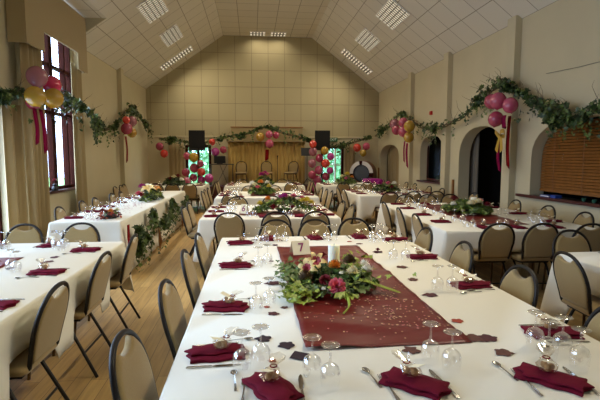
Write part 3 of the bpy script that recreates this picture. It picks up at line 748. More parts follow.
o = MBp.build('confetti', M['confp'], None, 0); o['kind'] = 'stuff'; tag(o, 'pale pink petal confetti scattered over the front red runner', 'confetti')
MBp = MB()
for i in range(160):
    y = rg.uniform(6.0, 8.6); x = -2.05 + rg.gauss(0, .09)
    MBp.rings([[Vector((x + .011 * cos(2 * pi * k / 5), y + .011 * sin(2 * pi * k / 5), CT + .003)) for k in range(5)], [Vector((x + .01 * cos(2 * pi * k / 5), y + .01 * sin(2 * pi * k / 5), CT + .0045)) for k in range(5)]])
o = MBp.build('confetti', M['confp'], None, 0); o['kind'] = 'stuff'; tag(o, 'pinkish petal confetti along the ivy-draped table', 'confetti')

# paper leaves on the front table
def paper_leaf(x, y, sz, m, rz, label, diamond=False):
    mb = MB()
    if diamond: pts = [(0, -.5), (.42, -.05), (.1, .5), (-.4, .1)]
    else: pts = [((.45 + .075 * cos(5 * q) + .05 * sin(3 * q + x * 7) + .03 * sin(8 * q + y)) * sin(q), (.45 + .075 * cos(5 * q) + .05 * cos(2 * q + y * 5) + .03 * sin(8 * q + y)) * cos(q) * 1.08) for q in [2 * pi * k / 30 for k in range(30)]]
    lo = [Vector((a * sz, b * sz, .0015 + .010 * sz * (abs(a) * 1.2 + .3 * sin(b * 5 + x * 9) + .4) )) for a, b in pts]
    mb.rings([lo, [p + Vector((0, 0, .0012)) for p in lo]])
    o = mb.build('paper_leaf', m, None, 0, loc=(x, y, CT + .003)); o.rotation_euler.z = rz
    tag(o, label, 'leaf decoration', 'autumn leaves on number seven table')
LV = [(.12, 2.83, .095, 'leafpaper', 'large maroon leaf between runner and second window-side glasses'), (.07, 2.37, .035, 'leafred', 'tiny rust leaf beside second window-side place of front table'),
      (.10, 2.26, .055, 'leafpaper', 'small maroon leaf left of the front red runner'), (.165, 2.35, .04, 'leafbrown', 'small brown leaf touching left edge of front runner'),
      (.04, 1.94, .075, 'leafblack', 'dark plum leaf near the runner-end glasses of front table'), (.14, 1.86, .075, 'leafblack', 'dark leaf with points left of front runner corner'),
      (.07, 1.72, .035, 'leafred', 'tiny orange-red leaf between dark leaves and camera end napkin'), (.24, 4.36, .06, 'leafred', 'rust leaf behind the number seven card'),
      (.20, 4.10, .06, 'leafpaper', 'maroon leaf at far left corner of the front runner'), (.14, 3.45, .04, 'leafbrown', 'small brown leaf between card and window-side glasses'),
      (1.10, 3.16, .085, 'leafbrown', 'brown leaf right of the runner behind the fern tip'), (1.06, 2.82, .07, 'leafbrown', 'small brown leaf right of runner level with fern tip'),
      (1.04, 2.48, .08, 'leafpaper', 'dark maroon leaf right of runner beside second arch-side glasses'), (1.07, 3.70, .09, 'leafpaper', 'maroon leaf under a red rosebud right of the runner'),
      (.66, 1.755, .075, 'leafbrown', 'brown leaf below the near edge of front runner'), (1.01, 2.06, .06, 'leafred', 'rusty leaf at near right corner of front runner'),
      (.99, 1.85, .09, 'leafbrown', 'large brown leaf pair, left one, near right runner corner'), (1.05, 1.84, .085, 'leafpaper', 'large maroon leaf, right one of the pair near runner corner'),
      (1.035, 1.69, .075, 'leafbrown', 'brown leaf close to the right camera-end glasses'), (.93, 4.2, .05, 'leafred', 'orange leaf near the stage end middle place'), (1.0, 4.08, .06, 'leafbrown', 'brown leaf at far right corner of the front runner')]
for i, (x, y, s, m, l) in enumerate(LV): paper_leaf(x, y, s, M[m], R.uniform(0, 6), l)
paper_leaf(.185, 1.745, .11, M['leafblack'], .5, 'near-black diamond leaf at the near left runner corner', True)
for i, (x, y, l) in enumerate([(-1.62, 3.78, 'maroon leaf beside the glass on front window-side table'), (-1.6, 3.62, 'brown leaf next to the maroon leaf on front window-side table'), (-1.78, 3.42, 'maroon leaf under the glass on front window-side table')]):
    paper_leaf(x, y, .07, M['leafpaper' if i != 1 else 'leafbrown'], i * 2., l)

# ------------------------------------------------------------------ flowers
def rose_mb(mb, c, r, rng, layers=4, tilt=(0, 0, 1)):
    c = Vector(c); z = Vector(tilt).normalized(); x = z.orthogonal().normalized(); y = z.cross(x); m = Matrix((x, y, z)).transposed()
    for L in range(layers):
        n = 3 + L * 2; rad = r * (.3 + .7 * L / (layers - 1)); op = .25 + .75 * L / (layers - 1)
        for k in range(n):
            a = 2 * pi * k / n + L * .7 + rng.uniform(-.2, .2); w = 2 * pi / n * .75; vs = []
            for i, t in enumerate((0, .35, .7, 1)):
                for j in (-1, -.5, 0, .5, 1):
                    rr = rad * (.25 + .75 * t ** (1.1 + op)) ; aa = a + j * w * (.5 + .5 * sin(pi * min(1, t * .8 + .1)))
                    h = r * (1.15 - .35 * op) * t * (1 - .35 * op * t) - .16 * r * abs(j) ** 2 * t
                    vs.append(c + m @ Vector((rr * cos(aa) * .85, rr * sin(aa) * .85, h - r * .25)))
            fs = [(i * 5 + j, i * 5 + j + 1, i * 5 + j + 6, i * 5 + j + 5) for i in range(3) for j in range(4)]
            mb.add(vs, fs)
    return mb
def mum_mb(mb, c, r, rng, n=70):
    c = Vector(c)
    for k in range(n):
        th = math.acos(1 - k / n * .95); ph = k * 2.39996; d = Vector((sin(th) * cos(ph), sin(th) * sin(ph), cos(th))); s = d.orthogonal().normalized() if abs(d.z) > .9 else d.cross(Vector((0, 0, 1))).normalized()
        u = d.cross(s); L = r * rng.uniform(.85, 1.1)
        vs = [c + d * L * .1 - s * r * .06, c + d * L * .1 + s * r * .06, c + d * L * .7 + s * r * .14 + u * r * .05, c + d * L - u * .1 * r, c + d * L * .7 - s * r * .14 + u * r * .05]
        mb.add(vs, [(0, 1, 2, 3, 4)])
    return mb
def lily_mb(mb, c, r, rng, tilt=(0, -.4, 1)):
    c = Vector(c); z = Vector(tilt).normalized(); x = z.orthogonal().normalized(); y = z.cross(x); m = Matrix((x, y, z)).transposed()
    for k in range(6):
        a = 2 * pi * k / 6; vs = []
        for i in range(6):
            t = i / 5; w = r * .22 * sin(pi * (t * .9 + .08)); rr = r * t; h = r * .6 * sin(t * pi * .7) - r * .25 * t ** 3
            for j in (-1, 0, 1): vs.append(c + m @ Vector((rr * cos(a) - j * w * sin(a), rr * sin(a) + j * w * cos(a), h + .1 * r * abs(j) * (1 - t))))
        mb.add(vs, [(i * 3 + j, i * 3 + j + 1, i * 3 + j + 4, i * 3 + j + 3) for i in range(5) for j in range(2)])
    return mb
def tray(t, r, h=.05, z=0):
    MB().lathe([(.001, z + .001), (r * .9, z + .001), (r, z + h * .5), (r * .95, z + h), (.001, z + h)], 20).build('tray', M['black'], t, 40)

def bush(t, name, m, n, gen, rng, sz=(.03, .06), up=(0, 0, 1), spread=1.0):
    mb = MB()
    for i in range(n): put_leaf(mb, gen(rng), rng, rng.uniform(*sz), up, spread)
    mb.v = [(x, y, max(z, .004 + .004 * rng.random())) for x, y, z in mb.v]
    return mb.build(name, m, t, 0, recalc=False)

Z0 = CT + .018
# the big centrepiece of the number seven table
t = thing('flower_centrepiece', 'large mixed flower and ivy centrepiece on number seven table', 'flower arrangement', (.475, 2.75, Z0), 0)
rg = random.Random(21); tray(t, .09, .035)
def dome(rx, ry, h, ox=0, oy=0, z0=.01):
    def g(r):
        a = r.uniform(0, 2 * pi); q = sqrt(r.random()); return (ox + rx * q * cos(a), oy + ry * q * sin(a), z0 + h * (1 - q * q) * r.uniform(.55, 1.0) + r.uniform(0, .02))
    return g
def blob(x, y, z, sx, sy, sz): return lambda r: (x + r.gauss(0, sx), y + r.gauss(0, sy), max(.012, z + r.gauss(0, sz)))
bush(t, 'dark_foliage', M['ivy'], 300, dome(.22, .30, .075, .03, 0), rg, (.03, .06), spread=.8)
bush(t, 'green_foliage', M['ivymid'], 330, dome(.27, .34, .085, .03, 0), rg, (.03, .06), spread=.9)
bush(t, 'bright_ivy', M['ivyyellow'], 130, blob(-.22, -.27, .03, .045, .06, .018), rg, (.03, .055), spread=.7)['label'] = 'bright yellow-green ivy'
bush(t, 'variegated_ivy', M['ivymid'], 190, blob(-.22, .12, .045, .045, .13, .02), rg, (.03, .05), spread=.7)
bush(t, 'bright_foliage', M['ivyyellow'], 70, blob(.12, .05, .075, .12, .17, .015), rg, (.025, .045), spread=.8)
bush(t, 'bright_foliage', M['ivyyellow'], 40, blob(.24, .38, .06, .05, .05, .015), rg, (.03, .05), spread=.7)
mb = MB(); pts = catmull([(.08, -.1, .06), (.19, -.17, .05), (.28, -.22, .03), (.37, -.27, .008)], 8)
mb.tube(pts, .003, 5)
for i, p in enumerate(pts):
    for s in (-1, 1):
        d = Vector((.35, s * .9, .15)).normalized(); L = .055 * (1 - i / len(pts) * .6); w = Vector((.9, -s * .3, 0)) * .011
        mb.add([p, p + d * L * .5 + w, p + d * L, p + d * L * .5 - w], [(0, 1, 2, 3)])
mb.build('fern_frond', M['ivyyellow'], t, 0)
mb = MB(); mb.tube(catmull([(.04, -.33, .035), (.04, -.40, .03), (.03, -.48, .009), (-.02, -.575, .006)], 6), [.009] * 6 + [.008] * 6 + [.005] * 7, 7)
for k in range(5):
    a = pi + k * .45 + .5; mb.add([(.04, -.33, .045), (.04 + .05 * cos(a) - .02, -.34 + .06 * sin(a), .05), (.04 + .085 * cos(a), -.34 + .08 * sin(a), .02), (.04 + .05 * cos(a) + .03, -.34 + .05 * sin(a), .035)], [(0, 1, 2, 3)])
mb.build('drooping_leaf_stem', M['ivyyellow'], t, 40)
rose_mb(MB(), (.0, -.29, .06), .06, rg, 6, (-.1, -.8, .6)).build('pink_rose', M['rose'], t, 40)
rose_mb(MB(), (-.05, -.19, .07), .045, rg, 6, (-.2, -.6, .8)).build('red_rose', M['redrose'], t, 40)
mum_mb(MB(), (.03, -.05, .115), .052, rg).build('orange_chrysanthemum', M['orange'], t, 0)
mum_mb(MB(), (.13, -.12, .095), .047, rg).build('cream_carnation', M['creamp'], t, 0)
mum_mb(MB(), (.235, -.06, .09), .046, rg).build('white_carnation', M['whitep'], t, 0)
mum_mb(MB(), (.26, .10, .09), .04, rg, 40).build('white_carnation', M['whitep'], t, 0)
mum_mb(MB(), (.19, .06, .08), .03, rg, 40).build('green_carnation', M['ivyyellow'], t, 0)
l = lily_mb(MB(), (-.07, .08, .115), .075, rg, (-.1, -.8, .6)).build('striped_lily', M['lilyp'], t, 40)
lily_mb(MB(), (-.07, .074, .120), .052, rg, (-.1, -.8, .6)).build('petal_stripes', M['stripe'], l, 40)
l = lily_mb(MB(), (-.13, -.03, .1), .075, rg, (-.5, -.7, .5)).build('striped_lily', M['lilyp'], t, 40)
lily_mb(MB(), (-.133, -.036, .103), .05, rg, (-.5, -.7, .5)).build('petal_stripes', M['stripe'], l, 40)
mum_mb(MB(), (-.16, -.09, .06), .055, rg, 110).build('brown_seed_head', M['cone'], t, 0)
mum_mb(MB(), (.2, .3, .06), .06, rg, 110).build('brown_seed_head', M['cone'], t, 0)
rose_mb(MB(), (.02, .36, .1), .035, rg, 4).build('red_rose', M['redrose'], t, 40)
for x, y, z in ((.05, -.16, .1), (.1, .2, .09), (-.08, -.3, .05)): mum_mb(MB(), (x, y, z), .02, rg, 30).build('small_white_flower', M['whitep'], t, 0)

def candle(x, y, z0, r, h, label):
    t = thing('pillar_candle', label, 'candle', (x, y, z0), 0, 'ivory pillar candles')
    MB().lathe([(.001, .001), (r * .97, .001), (r, .004), (r, h - .004), (r * .95, h), (r * .6, h - .004), (.001, h - .006)], 24).build('wax', M['candle'], t, 50); wx = kids(t)[-1]
    MB().tube([(0, 0, h - .005), (.002, 0, h + .008)], .0012, 5).build('wick', M['black'], wx, 0)
candle(.548, 2.96, CT + .018 + .04, .04, .165, 'tall ivory pillar candle in the front table centrepiece')
candle(3.25, 6.25, CT + .02 + .055, .045, .16, 'ivory pillar candle in the flowers on right-hand candle table')

# number card
def tent_card(label, x, y, z, rz, w, h, digit, m_ink):
    t = thing('number_card', label, 'table number card', (x, y, z), rz, 'table number cards'); L = .055
    mb = MB(); mb.add([(-w / 2, -L, 0), (w / 2, -L, 0), (w / 2, 0, h), (-w / 2, 0, h), (w / 2, L, 0), (-w / 2, L, 0)], [(0, 1, 2, 3), (3, 2, 4, 5)]); fcard = mb.build('folded_card', M['card'], t, 0, solid=.0012)
    cu = bpy.data.curves.new('numeral', 'FONT'); cu.body = digit; cu.size = h * .95; cu.align_x = 'CENTER'; cu.align_y = 'CENTER'; cu.extrude = .0006; cu.offset = .0012
    o = bpy.data.objects.new('tmp', cu); COL.objects.link(o); dg = bpy.context.evaluated_depsgraph_get(); dg.update()
    me = bpy.data.meshes.new_from_object(o.evaluated_get(dg)); bpy.data.objects.remove(o)
    a = math.atan2(h, L); me.transform(Matrix.Translation((0.0, -L * .5 - .0022, h * .5 + .001)) @ Matrix.Rotation(a, 4, 'X')); me.materials.clear(); me.materials.append(m_ink)
    link('numeral', me, fcard)
tent_card('cream folded card printed with a purple seven', .385, 3.62, CT + .026, .22, .15, .105, '7', M['purple'])

# rosebud on the leaf to the right
t = thing('rosebud', 'single red rosebud lying on a maroon leaf right of runner', 'flower', (1.07, 3.70, CT + .006)); rose_mb(MB(), (0, 0, .018), .024, rg, 4).build('petals', M['redrose'], t, 40)

def arrangement(label, x, y, rx, ry, h, flowers, seed, z=None, nleaf=260, leaf=(.05, .09), mats=('ivy', 'ivymid', 'ivyyellow'), rz=0):
    t = thing('flower_arrangement', label, 'flower arrangement', (x, y, (CT + .004) if z is None else z), rz, 'table flower arrangements'); g = random.Random(seed); tray(t, min(rx, ry) * .6)
    for nm, mm, f in (('dark_foliage', mats[0], .45), ('green_foliage', mats[1], .35), ('bright_foliage', mats[2], .2)):
        bush(t, nm, M[mm], int(nleaf * f), dome(rx, ry, h), g, leaf, spread=.9)
    for nm, mm, fx, fy, fz, r, kind in flowers:
        mb = MB(); c = (fx * rx, fy * ry, h * fz + .02); r *= 1.22
        (mum_mb if kind == 'm' else rose_mb if kind == 'r' else lily_mb)(mb, c, r, g); mb.v = [(x, y, max(z, .006)) for x, y, z in mb.v]; mb.build(nm, M[mm], t, 40 if kind != 'm' else 0)
    return t
arrangement('long flower display with pink and purple blooms on second middle-row table', .46, 6.55, .48, .17, .2,
    [('purple_dahlia', 'magp', .0, -.3, 1.0, .06, 'm'), ('pink_rose', 'pinkp', .3, .1, 1.05, .05, 'r'), ('pink_rose', 'pinkp', .55, 0, .9, .045, 'r'), ('red_rose', 'redrose', -.35, -.8, .3, .06, 'r'), ('red_rose', 'redrose', .22, -.9, .3, .05, 'r'),
     ('yellow_daisy', 'yel', .7, -.2, .7, .06, 'm'), ('yellow_daisy', 'yel', .55, -.5, .7, .05, 'm'), ('yellow_daisy', 'yel', .85, .1, .5, .05, 'm'), ('yellow_daisy', 'yel', -.75, -.3, .5, .05, 'm'), ('orange_daisy', 'orange', -.5, .1, .8, .05, 'm'), ('purple_dahlia', 'magp', -.1, .5, .9, .045, 'm')], 31, CT + .020, 520, (.035, .065), ('ivymid', 'ivymid', 'ivyyellow'))
arrangement('orange and pale flower posy on third middle-row table', .2, 9.85, .3, .3, .24,
    [('orange_dahlia', 'orange', -.1, -.5, 1.0, .07, 'm'), ('cream_rose', 'creamp', -.5, -.3, .8, .06, 'r'), ('coral_rose', 'rose', -.3, -.8, .6, .06, 'r'), ('white_carnation', 'whitep', -.7, .2, .8, .07, 'm'), ('white_carnation', 'whitep', .4, .1, .9, .06, 'm'), ('yellow_daisy', 'yel', .5, -.5, .6, .06, 'm')], 32, CT + .020, 300, mats=('ivymid', 'ivymid', 'ivyyellow'))
arrangement('magenta flower posy on last middle-row table', .35, 13.6, .3, .25, .3,
    [('magenta_dahlia', 'magp', -.3, -.6, .9, .09, 'm'), ('pink_rose', 'pinkp', .3, -.5, 1.0, .07, 'r'), ('magenta_dahlia', 'magp', .1, .2, 1.1, .07, 'm'), ('pink_rose', 'pinkp', -.1, -.4, 1.1, .06, 'r')], 33, None, 240)
arrangement('leafy flower arrangement round the candle on right-hand candle table', 3.15, 6.25, .33, .42, .15,
    [('red_rose', 'redrose', -.5, .2, 1.1, .06, 'r'), ('cream_carnation', 'creamp', .2, -.5, .9, .06, 'm'), ('cream_carnation', 'creamp', -.2, -.6, .8, .06, 'm'), ('peach_rose', 'rose', .4, -.3, 1.0, .05, 'r'), ('white_carnation', 'whitep', -.7, -.1, .6, .05, 'm'), ('dark_dahlia', 'redrose', .6, -.5, .6, .06, 'm')], 34, CT + .020, 420, mats=('ivymid', 'ivymid', 'ivyyellow'))
arrangement('magenta and white flower arrangement on pink-flower right table', 3.15, 10.3, .33, .28, .2,
    [('magenta_dahlia', 'magp', -.6, -.5, .8, .08, 'm'), ('magenta_dahlia', 'magp', -.45, -.3, 1.0, .07, 'm'), ('pink_rose', 'pinkp', .0, -.6, .9, .07, 'r'), ('white_carnation', 'whitep', .5, -.4, .8, .07, 'm'), ('red_rose', 'redrose', .2, -.9, .5, .06, 'r')], 35, CT + .020, 300)
arrangement('yellow and cream flower arrangement on jukebox-corner table', 2.85, 13.5, .33, .28, .28,
    [('yellow_daisy', 'yel', .1, -.4, 1.0, .09, 'm'), ('cream_rose', 'creamp', -.4, -.3, .8, .08, 'r'), ('orange_daisy', 'orange', .5, -.5, .7, .07, 'm'), ('pink_rose', 'pinkp', -.1, -.8, .6, .07, 'r')], 36, None, 260, mats=('ivymid', 'ivymid', 'ivyyellow'))
arrangement('dark leafy posy with white blooms on back window-side table', -2.3, 13.55, .36, .3, .26,
    [('cream_rose', 'creamp', .0, -.5, .9, .08, 'r'), ('red_rose', 'redrose', .3, -.3, 1.0, .08, 'r'), ('white_carnation', 'whitep', .6, -.5, .5, .08, 'm'), ('red_rose', 'redrose', -.3, -.5, .7, .07, 'r')], 37, None, 260, (.06, .1), ('ivy', 'ivy', 'ivymid'))
t = arrangement('lily and rose arrangement on the ivy-draped table', -1.96, 8.9, .17, .55, .22,
    [('yellow_lily', 'lilyp', .2, -.75, .8, .13, 'l'), ('yellow_lily', 'creamp', -.3, -.2, .9, .11, 'l'), ('magenta_dahlia', 'magp', -.6, -.6, 1.1, .07, 'm'), ('magenta_dahlia', 'magp', -.6, -.3, 1.0, .07, 'm'), ('red_rose', 'rose', -.7, -.9, .6, .07, 'r'), ('red_rose', 'redrose', -.4, -1.0, .5, .06, 'r'), ('orange_lily', 'orange', .3, .3, .7, .09, 'l')], 38, None, 330)
arrangement('low red and cream leaf posy at camera end of ivy-draped table', -1.92, 6.2, .15, .22, .09,
    [('red_rose', 'redrose', -.5, -.3, 1.0, .04, 'r'), ('cream_rose', 'creamp', .5, .3, .9, .04, 'r'), ('orange_daisy', 'orange', .3, -.5, .9, .04, 'm')], 39, None, 90, (.03, .06), ('leafpaper', 'leafred', 'ivymid'))
candle(-2.1, 9.62, CT + .003, .04, .15, 'ivory pillar candle beside lilies on the ivy-draped table')
tent_card('small white card with purple writing on second middle-row table', -.12, 6.42, CT + .024, -.5, .1, .13, '6', M['purple'])

# ------------------------------------------------------------------ balloons and ribbons
BM = {}; BL = []
def balloon(x, y, z, r, colour, label, group, tilt=(0, 0)): BL.append([Vector((x, y, z)), r * .97, colour, label, group, tilt])
def blow_up():
    for it in range(400):
        for i, p in enumerate(BL):
            for q in BL[i + 1:]:
                d = q[0] - p[0]; need = (p[1] + q[1]) * 1.065 + .014; L = d.length
                if L < need:
                    d.y += .02 if d.y >= 0 else -.02
                    d = d.normalized() * (need - L) * .5; p[0] -= d; q[0] += d
        for p in BL:
            p[0].x = min(max(p[0].x, XL + .03 + p[1]), XR - .03 - p[1]); p[0].y = min(p[0].y, Y1 - .05 - p[1])
    for (x, y, z), r, colour, label, group, tilt in BL: make_balloon(x, y, z, r, colour, label, group, tilt)
def make_balloon(x, y, z, r, colour, label, group, tilt=(0, 0)):
    if colour not in BM:
        prof = [(.002, -1.19), (.07, -1.185), (.05, -1.15), (.03, -1.12), (.10, -1.08), (.30, -.98)]
        for k in range(3, 17):
            a = pi * k / 16; prof.append((max(.002, sin(a)), -cos(a) * 1.06))
        o = MB().lathe(prof, 24).build('balloon', BAL[colour], None, 60); BM[colour] = o
    else:
        o = BM[colour].copy(); COL.objects.link(o)
    o.location = (x, y, z); o.scale = (r, r, r); o.rotation_euler = (tilt[0], tilt[1], 0)
    tag(o, label, 'balloon', group)
G = 'balloons at the window'
for a in [(-3.16, 7.1, 2.76, .15, 'mauve', 'mauve pearl balloon on top of the window cluster'), (-3.12, 7.5, 2.70, .14, 'hot', 'hot pink balloon beside window frame in the window cluster'),
          (-3.1, 6.88, 2.44, .145, 'gold', 'lower gold balloon next to ivy in the window cluster'), (-3.03, 7.3, 2.47, .15, 'gold', 'gold balloon under the hot pink one in window cluster'), (-3.3, 7.25, 2.4, .11, 'rose', 'dusty rose balloon mostly hidden behind gold ones at window')]:
    balloon(*a, G, (R.uniform(-.4, .4), R.uniform(-.4, .4)))
G = 'balloons on the window-wall pilaster'
for a in [(-3.4, 13.2, 2.59, .15, 'mauve', 'upper mauve balloon on the window-wall pilaster'), (-3.38, 12.6, 2.35, .155, 'rose', 'large dusty rose balloon on the window-wall pilaster'), (-3.4, 13.2, 2.28, .14, 'gold', 'gold balloon lowest on the window-wall pilaster'),
          (-3.3, 12.3, 2.56, .1, 'red', 'small coral red balloon behind ivy on window-wall pilaster')]:
    balloon(*a, G, (R.uniform(-.4, .4), R.uniform(-.4, .4)))
G = 'balloons beside the dark doorway'
for a in [(4.42, 7.95, 2.60, .14, 'rose', 'dusty rose balloon furthest back in the doorway cluster'), (4.3, 7.54, 2.56, .145, 'pink', 'large pink balloon in front of the doorway cluster'), (4.36, 7.25, 2.45, .13, 'pink', 'pink balloon nearest the pilaster in doorway cluster'),
          (4.32, 7.62, 2.25, .135, 'rose', 'dusty rose balloon lowest in the doorway cluster')]:
    balloon(*a, G, (R.uniform(-.4, .4), R.uniform(-.4, .4)))
G = 'balloons between the first two arches'
for a in [(4.45, 13.75, 2.62, .16, 'mauve', 'mauve balloon nearest the stage in the arch-wall cluster'), (4.36, 13.3, 2.4, .14, 'rose', 'dusty rose balloon below the mauve ones in arch-wall cluster'), (4.3, 12.5, 2.54, .14, 'pink', 'pink balloon top middle of the arch-wall cluster'),
          (4.26, 12.4, 2.33, .14, 'pink', 'pink balloon beneath another pink one in arch-wall cluster'), (4.3, 12.0, 2.40, .155, 'gold', 'gold balloon closest to camera in the arch-wall cluster'), (4.33, 12.1, 2.16, .145, 'gold', 'gold balloon lowest in the arch-wall cluster')]:
    balloon(*a, G, (R.uniform(-.4, .4), R.uniform(-.4, .4)))
yb = Y1 - .35
G = 'balloons above the jukebox'
for a in [(3.85, yb, 1.94, .15, 'red', 'coral red balloon above the jukebox'), (4.2, yb, 1.99, .14, 'pink', 'pink balloon above the jukebox'), (4.05, yb - .1, 1.74, .13, 'gold', 'gold balloon above the jukebox')]: balloon(*a, G)
G = 'balloons on the stage pelmet'
for a in [(.28, yb - .4, 2.3, .15, 'gold', 'gold balloon on the stage pelmet'), (.6, yb - .5, 2.38, .13, 'pink', 'upper pink balloon on the stage pelmet'), (.82, yb - .4, 2.36, .12, 'rose', 'dusty rose balloon on the stage pelmet'), (.6, yb - .5, 2.06, .15, 'pink', 'lower pink balloon on the stage pelmet')]: balloon(*a, G)
G = 'balloons beside the window-side speaker'
for a in [(-3.25, yb, 1.96, .14, 'rose', 'dusty rose balloon beside end curtain on window side'), (-3.1, yb - .05, 1.72, .14, 'red', 'coral red balloon beside end curtain on window side'), (-1.42, yb - .16, 2.12, .12, 'red', 'coral red balloon above the music table'),
          (-1.3, yb - .1, 1.78, .15, 'magenta', 'magenta balloon above the music table'), (-1.05, yb, 1.85, .13, 'rose', 'dusty rose balloon above the music table')]: balloon(*a, G)
def column(name, cx, cy, rows):
    for i, (dx, dz, r, c, l) in enumerate(rows): balloon(cx + dx, cy - .12 * (i % 2), dz, r, c, '%s balloon %s %s' % (c if c not in ('hot', 'red', 'rose') else {'hot': 'hot pink', 'red': 'coral red', 'rose': 'dusty rose'}[c], l, name), 'balloons in the column ' + name)
column('in window-side balloon column', -1.92, 15.3, [(-.24, 1.62, .12, 'pink', 'at left beside gold'), (-.02, 1.56, .16, 'gold', 'on top'), (-.04, 1.22, .15, 'pink', 'in the centre'), (.15, 1.40, .12, 'rose', 'under gold at right'), (-.3, 1.09, .14, 'rose', 'lower left'), (.27, 1.04, .14, 'red', 'lower right'), (-.04, .87, .13, 'rose', 'lower centre'),
    (.37, .94, .15, 'magenta', 'rightmost'), (.17, .84, .13, 'magenta', 'below the red one'), (-.23, .8, .14, 'pink', 'lowest left')])
column('in tall exit-side balloon column', 2.3, 15.3, [(-.2, 1.78, .15, 'mauve', 'top left'), (.2, 1.76, .14, 'gold', 'top right'), (-.0, 1.56, .14, 'rose', 'upper centre'), (.31, 1.62, .13, 'magenta', 'upper right below gold'), (-.25, 1.38, .15, 'mauve', 'left, second row'), (.24, 1.36, .15, 'red', 'right, second row'),
    (-.02, 1.14, .15, 'pink', 'centre, third row'), (-.26, .98, .14, 'rose', 'left, fourth row'), (.24, .94, .14, 'rose', 'right, fourth row'), (.3, 1.18, .12, 'magenta', 'behind red at right'), (-.07, .76, .16, 'pink', 'centre, fifth row'), (-.2, .6, .14, 'magenta', 'bottom left'), (.1, .55, .14, 'magenta', 'bottom right'), (-.24, 2.0, .13, 'red', 'beside speaker at top')])
blow_up()
def strip(label, pts, w, m, axis, group=None, name='hanging_ribbon'):
    pts = catmull(pts, 6); ax = Vector(axis); mb = MB(); n = len(pts); a = []
    for i, p in enumerate(pts): k = w * (1 - .25 * (i == n - 1)); a += [p - ax * k / 2, p + ax * k / 2]
    a[-1] += Vector((0, 0, .08))
    mb.add(a, [(2 * i, 2 * i + 1, 2 * i + 3, 2 * i + 2) for i in range(n - 1)])
    o = mb.build(name, m, None, 80, solid=.003); tag(o, label, 'ribbon', group)
strip('magenta ribbon tail, shorter one, hanging from window balloons', [(-3.24, 7.14, 2.3), (-3.22, 7.16, 2.0), (-3.24, 7.17, 1.75)], .13, M['ribbon'], (0, 1, 0))
strip('magenta ribbon tail, longer one, hanging from window balloons', [(-3.22, 7.3, 2.3), (-3.2, 7.34, 2.0), (-3.22, 7.4, 1.62)], .13, M['ribbon'], (0, 1, 0))
strip('red ribbon hanging from the window-wall pilaster balloons', [(-3.5, 12.93, 2.16), (-3.48, 12.95, 1.8), (-3.5, 12.96, 1.42)], .17, M['redribbon'], (0, 1, 0))
strip('magenta ribbon hanging between the first two arches, longer tail', [(4.4, 12.42, 1.98), (4.38, 12.4, 1.7), (4.4, 12.35, 1.26)], .17, M['ribbon'], (0, 1, 0))
strip('magenta ribbon hanging between the first two arches, shorter tail', [(4.42, 12.68, 2.05), (4.4, 12.68, 1.8), (4.42, 12.7, 1.42)], .13, M['ribbon'], (0, 1, 0))
strip('red ribbon hanging from the stage pelmet balloons', [(.52, yb - .38, 1.86), (.52, yb - .36, 1.8), (.5, yb - .38, 1.45)], .13, M['redribbon'], (1, 0, 0))
strip('dark red ribbon hanging beside the dark doorway', [(4.52, 7.52, 2.3), (4.5, 7.52, 1.8), (4.52, 7.5, 1.36)], .1, M['redribbon'], (0, 1, 0))
strip('magenta sash hanging beside the dark doorway', [(4.46, 7.68, 1.86), (4.42, 7.68, 1.6), (4.46, 7.66, 1.3)], .09, M['ribbon'], (0, 1, 0))
strip('pink sash tail under doorway balloons', [(4.36, 7.42, 2.3), (4.35, 7.42, 2.2), (4.36, 7.4, 2.06)], .13, M['ribbon'], (0, 1, 0))
t = thing('ribbon_bow', 'gold ribbon bow beside the dark doorway', 'bow', (4.42, 7.62, 1.95))
for s in (-1, 1):
    pts = [Vector((0, s * .02, 0)), Vector((-.05, s * .07, .07)), Vector((-.02, s * .14, .08)), Vector((.02, s * .1, .0)), Vector((0, s * .02, 0))]
    pts = catmull(pts, 5); mb = MB(); a = []
    for p in pts: a += [p + Vector((0, 0, -.035)), p + Vector((0, 0, .035))]
    mb.add(a, [(2 * i, 2 * i + 1, 2 * i + 3, 2 * i + 2) for i in range(len(pts) - 1)]); mb.build('loop', M['gold'], t, 80, solid=.003)
    mb = MB(); mb.add([(0, s * .0, 0), (0, s * .05, .0), (-.02, s * .13, -.24), (-.02, s * .04, -.3), (-.01, s * .01, -.1)], [(0, 1, 2, 3, 4)]); mb.build('tail', M['gold'], t, 0, solid=.003)

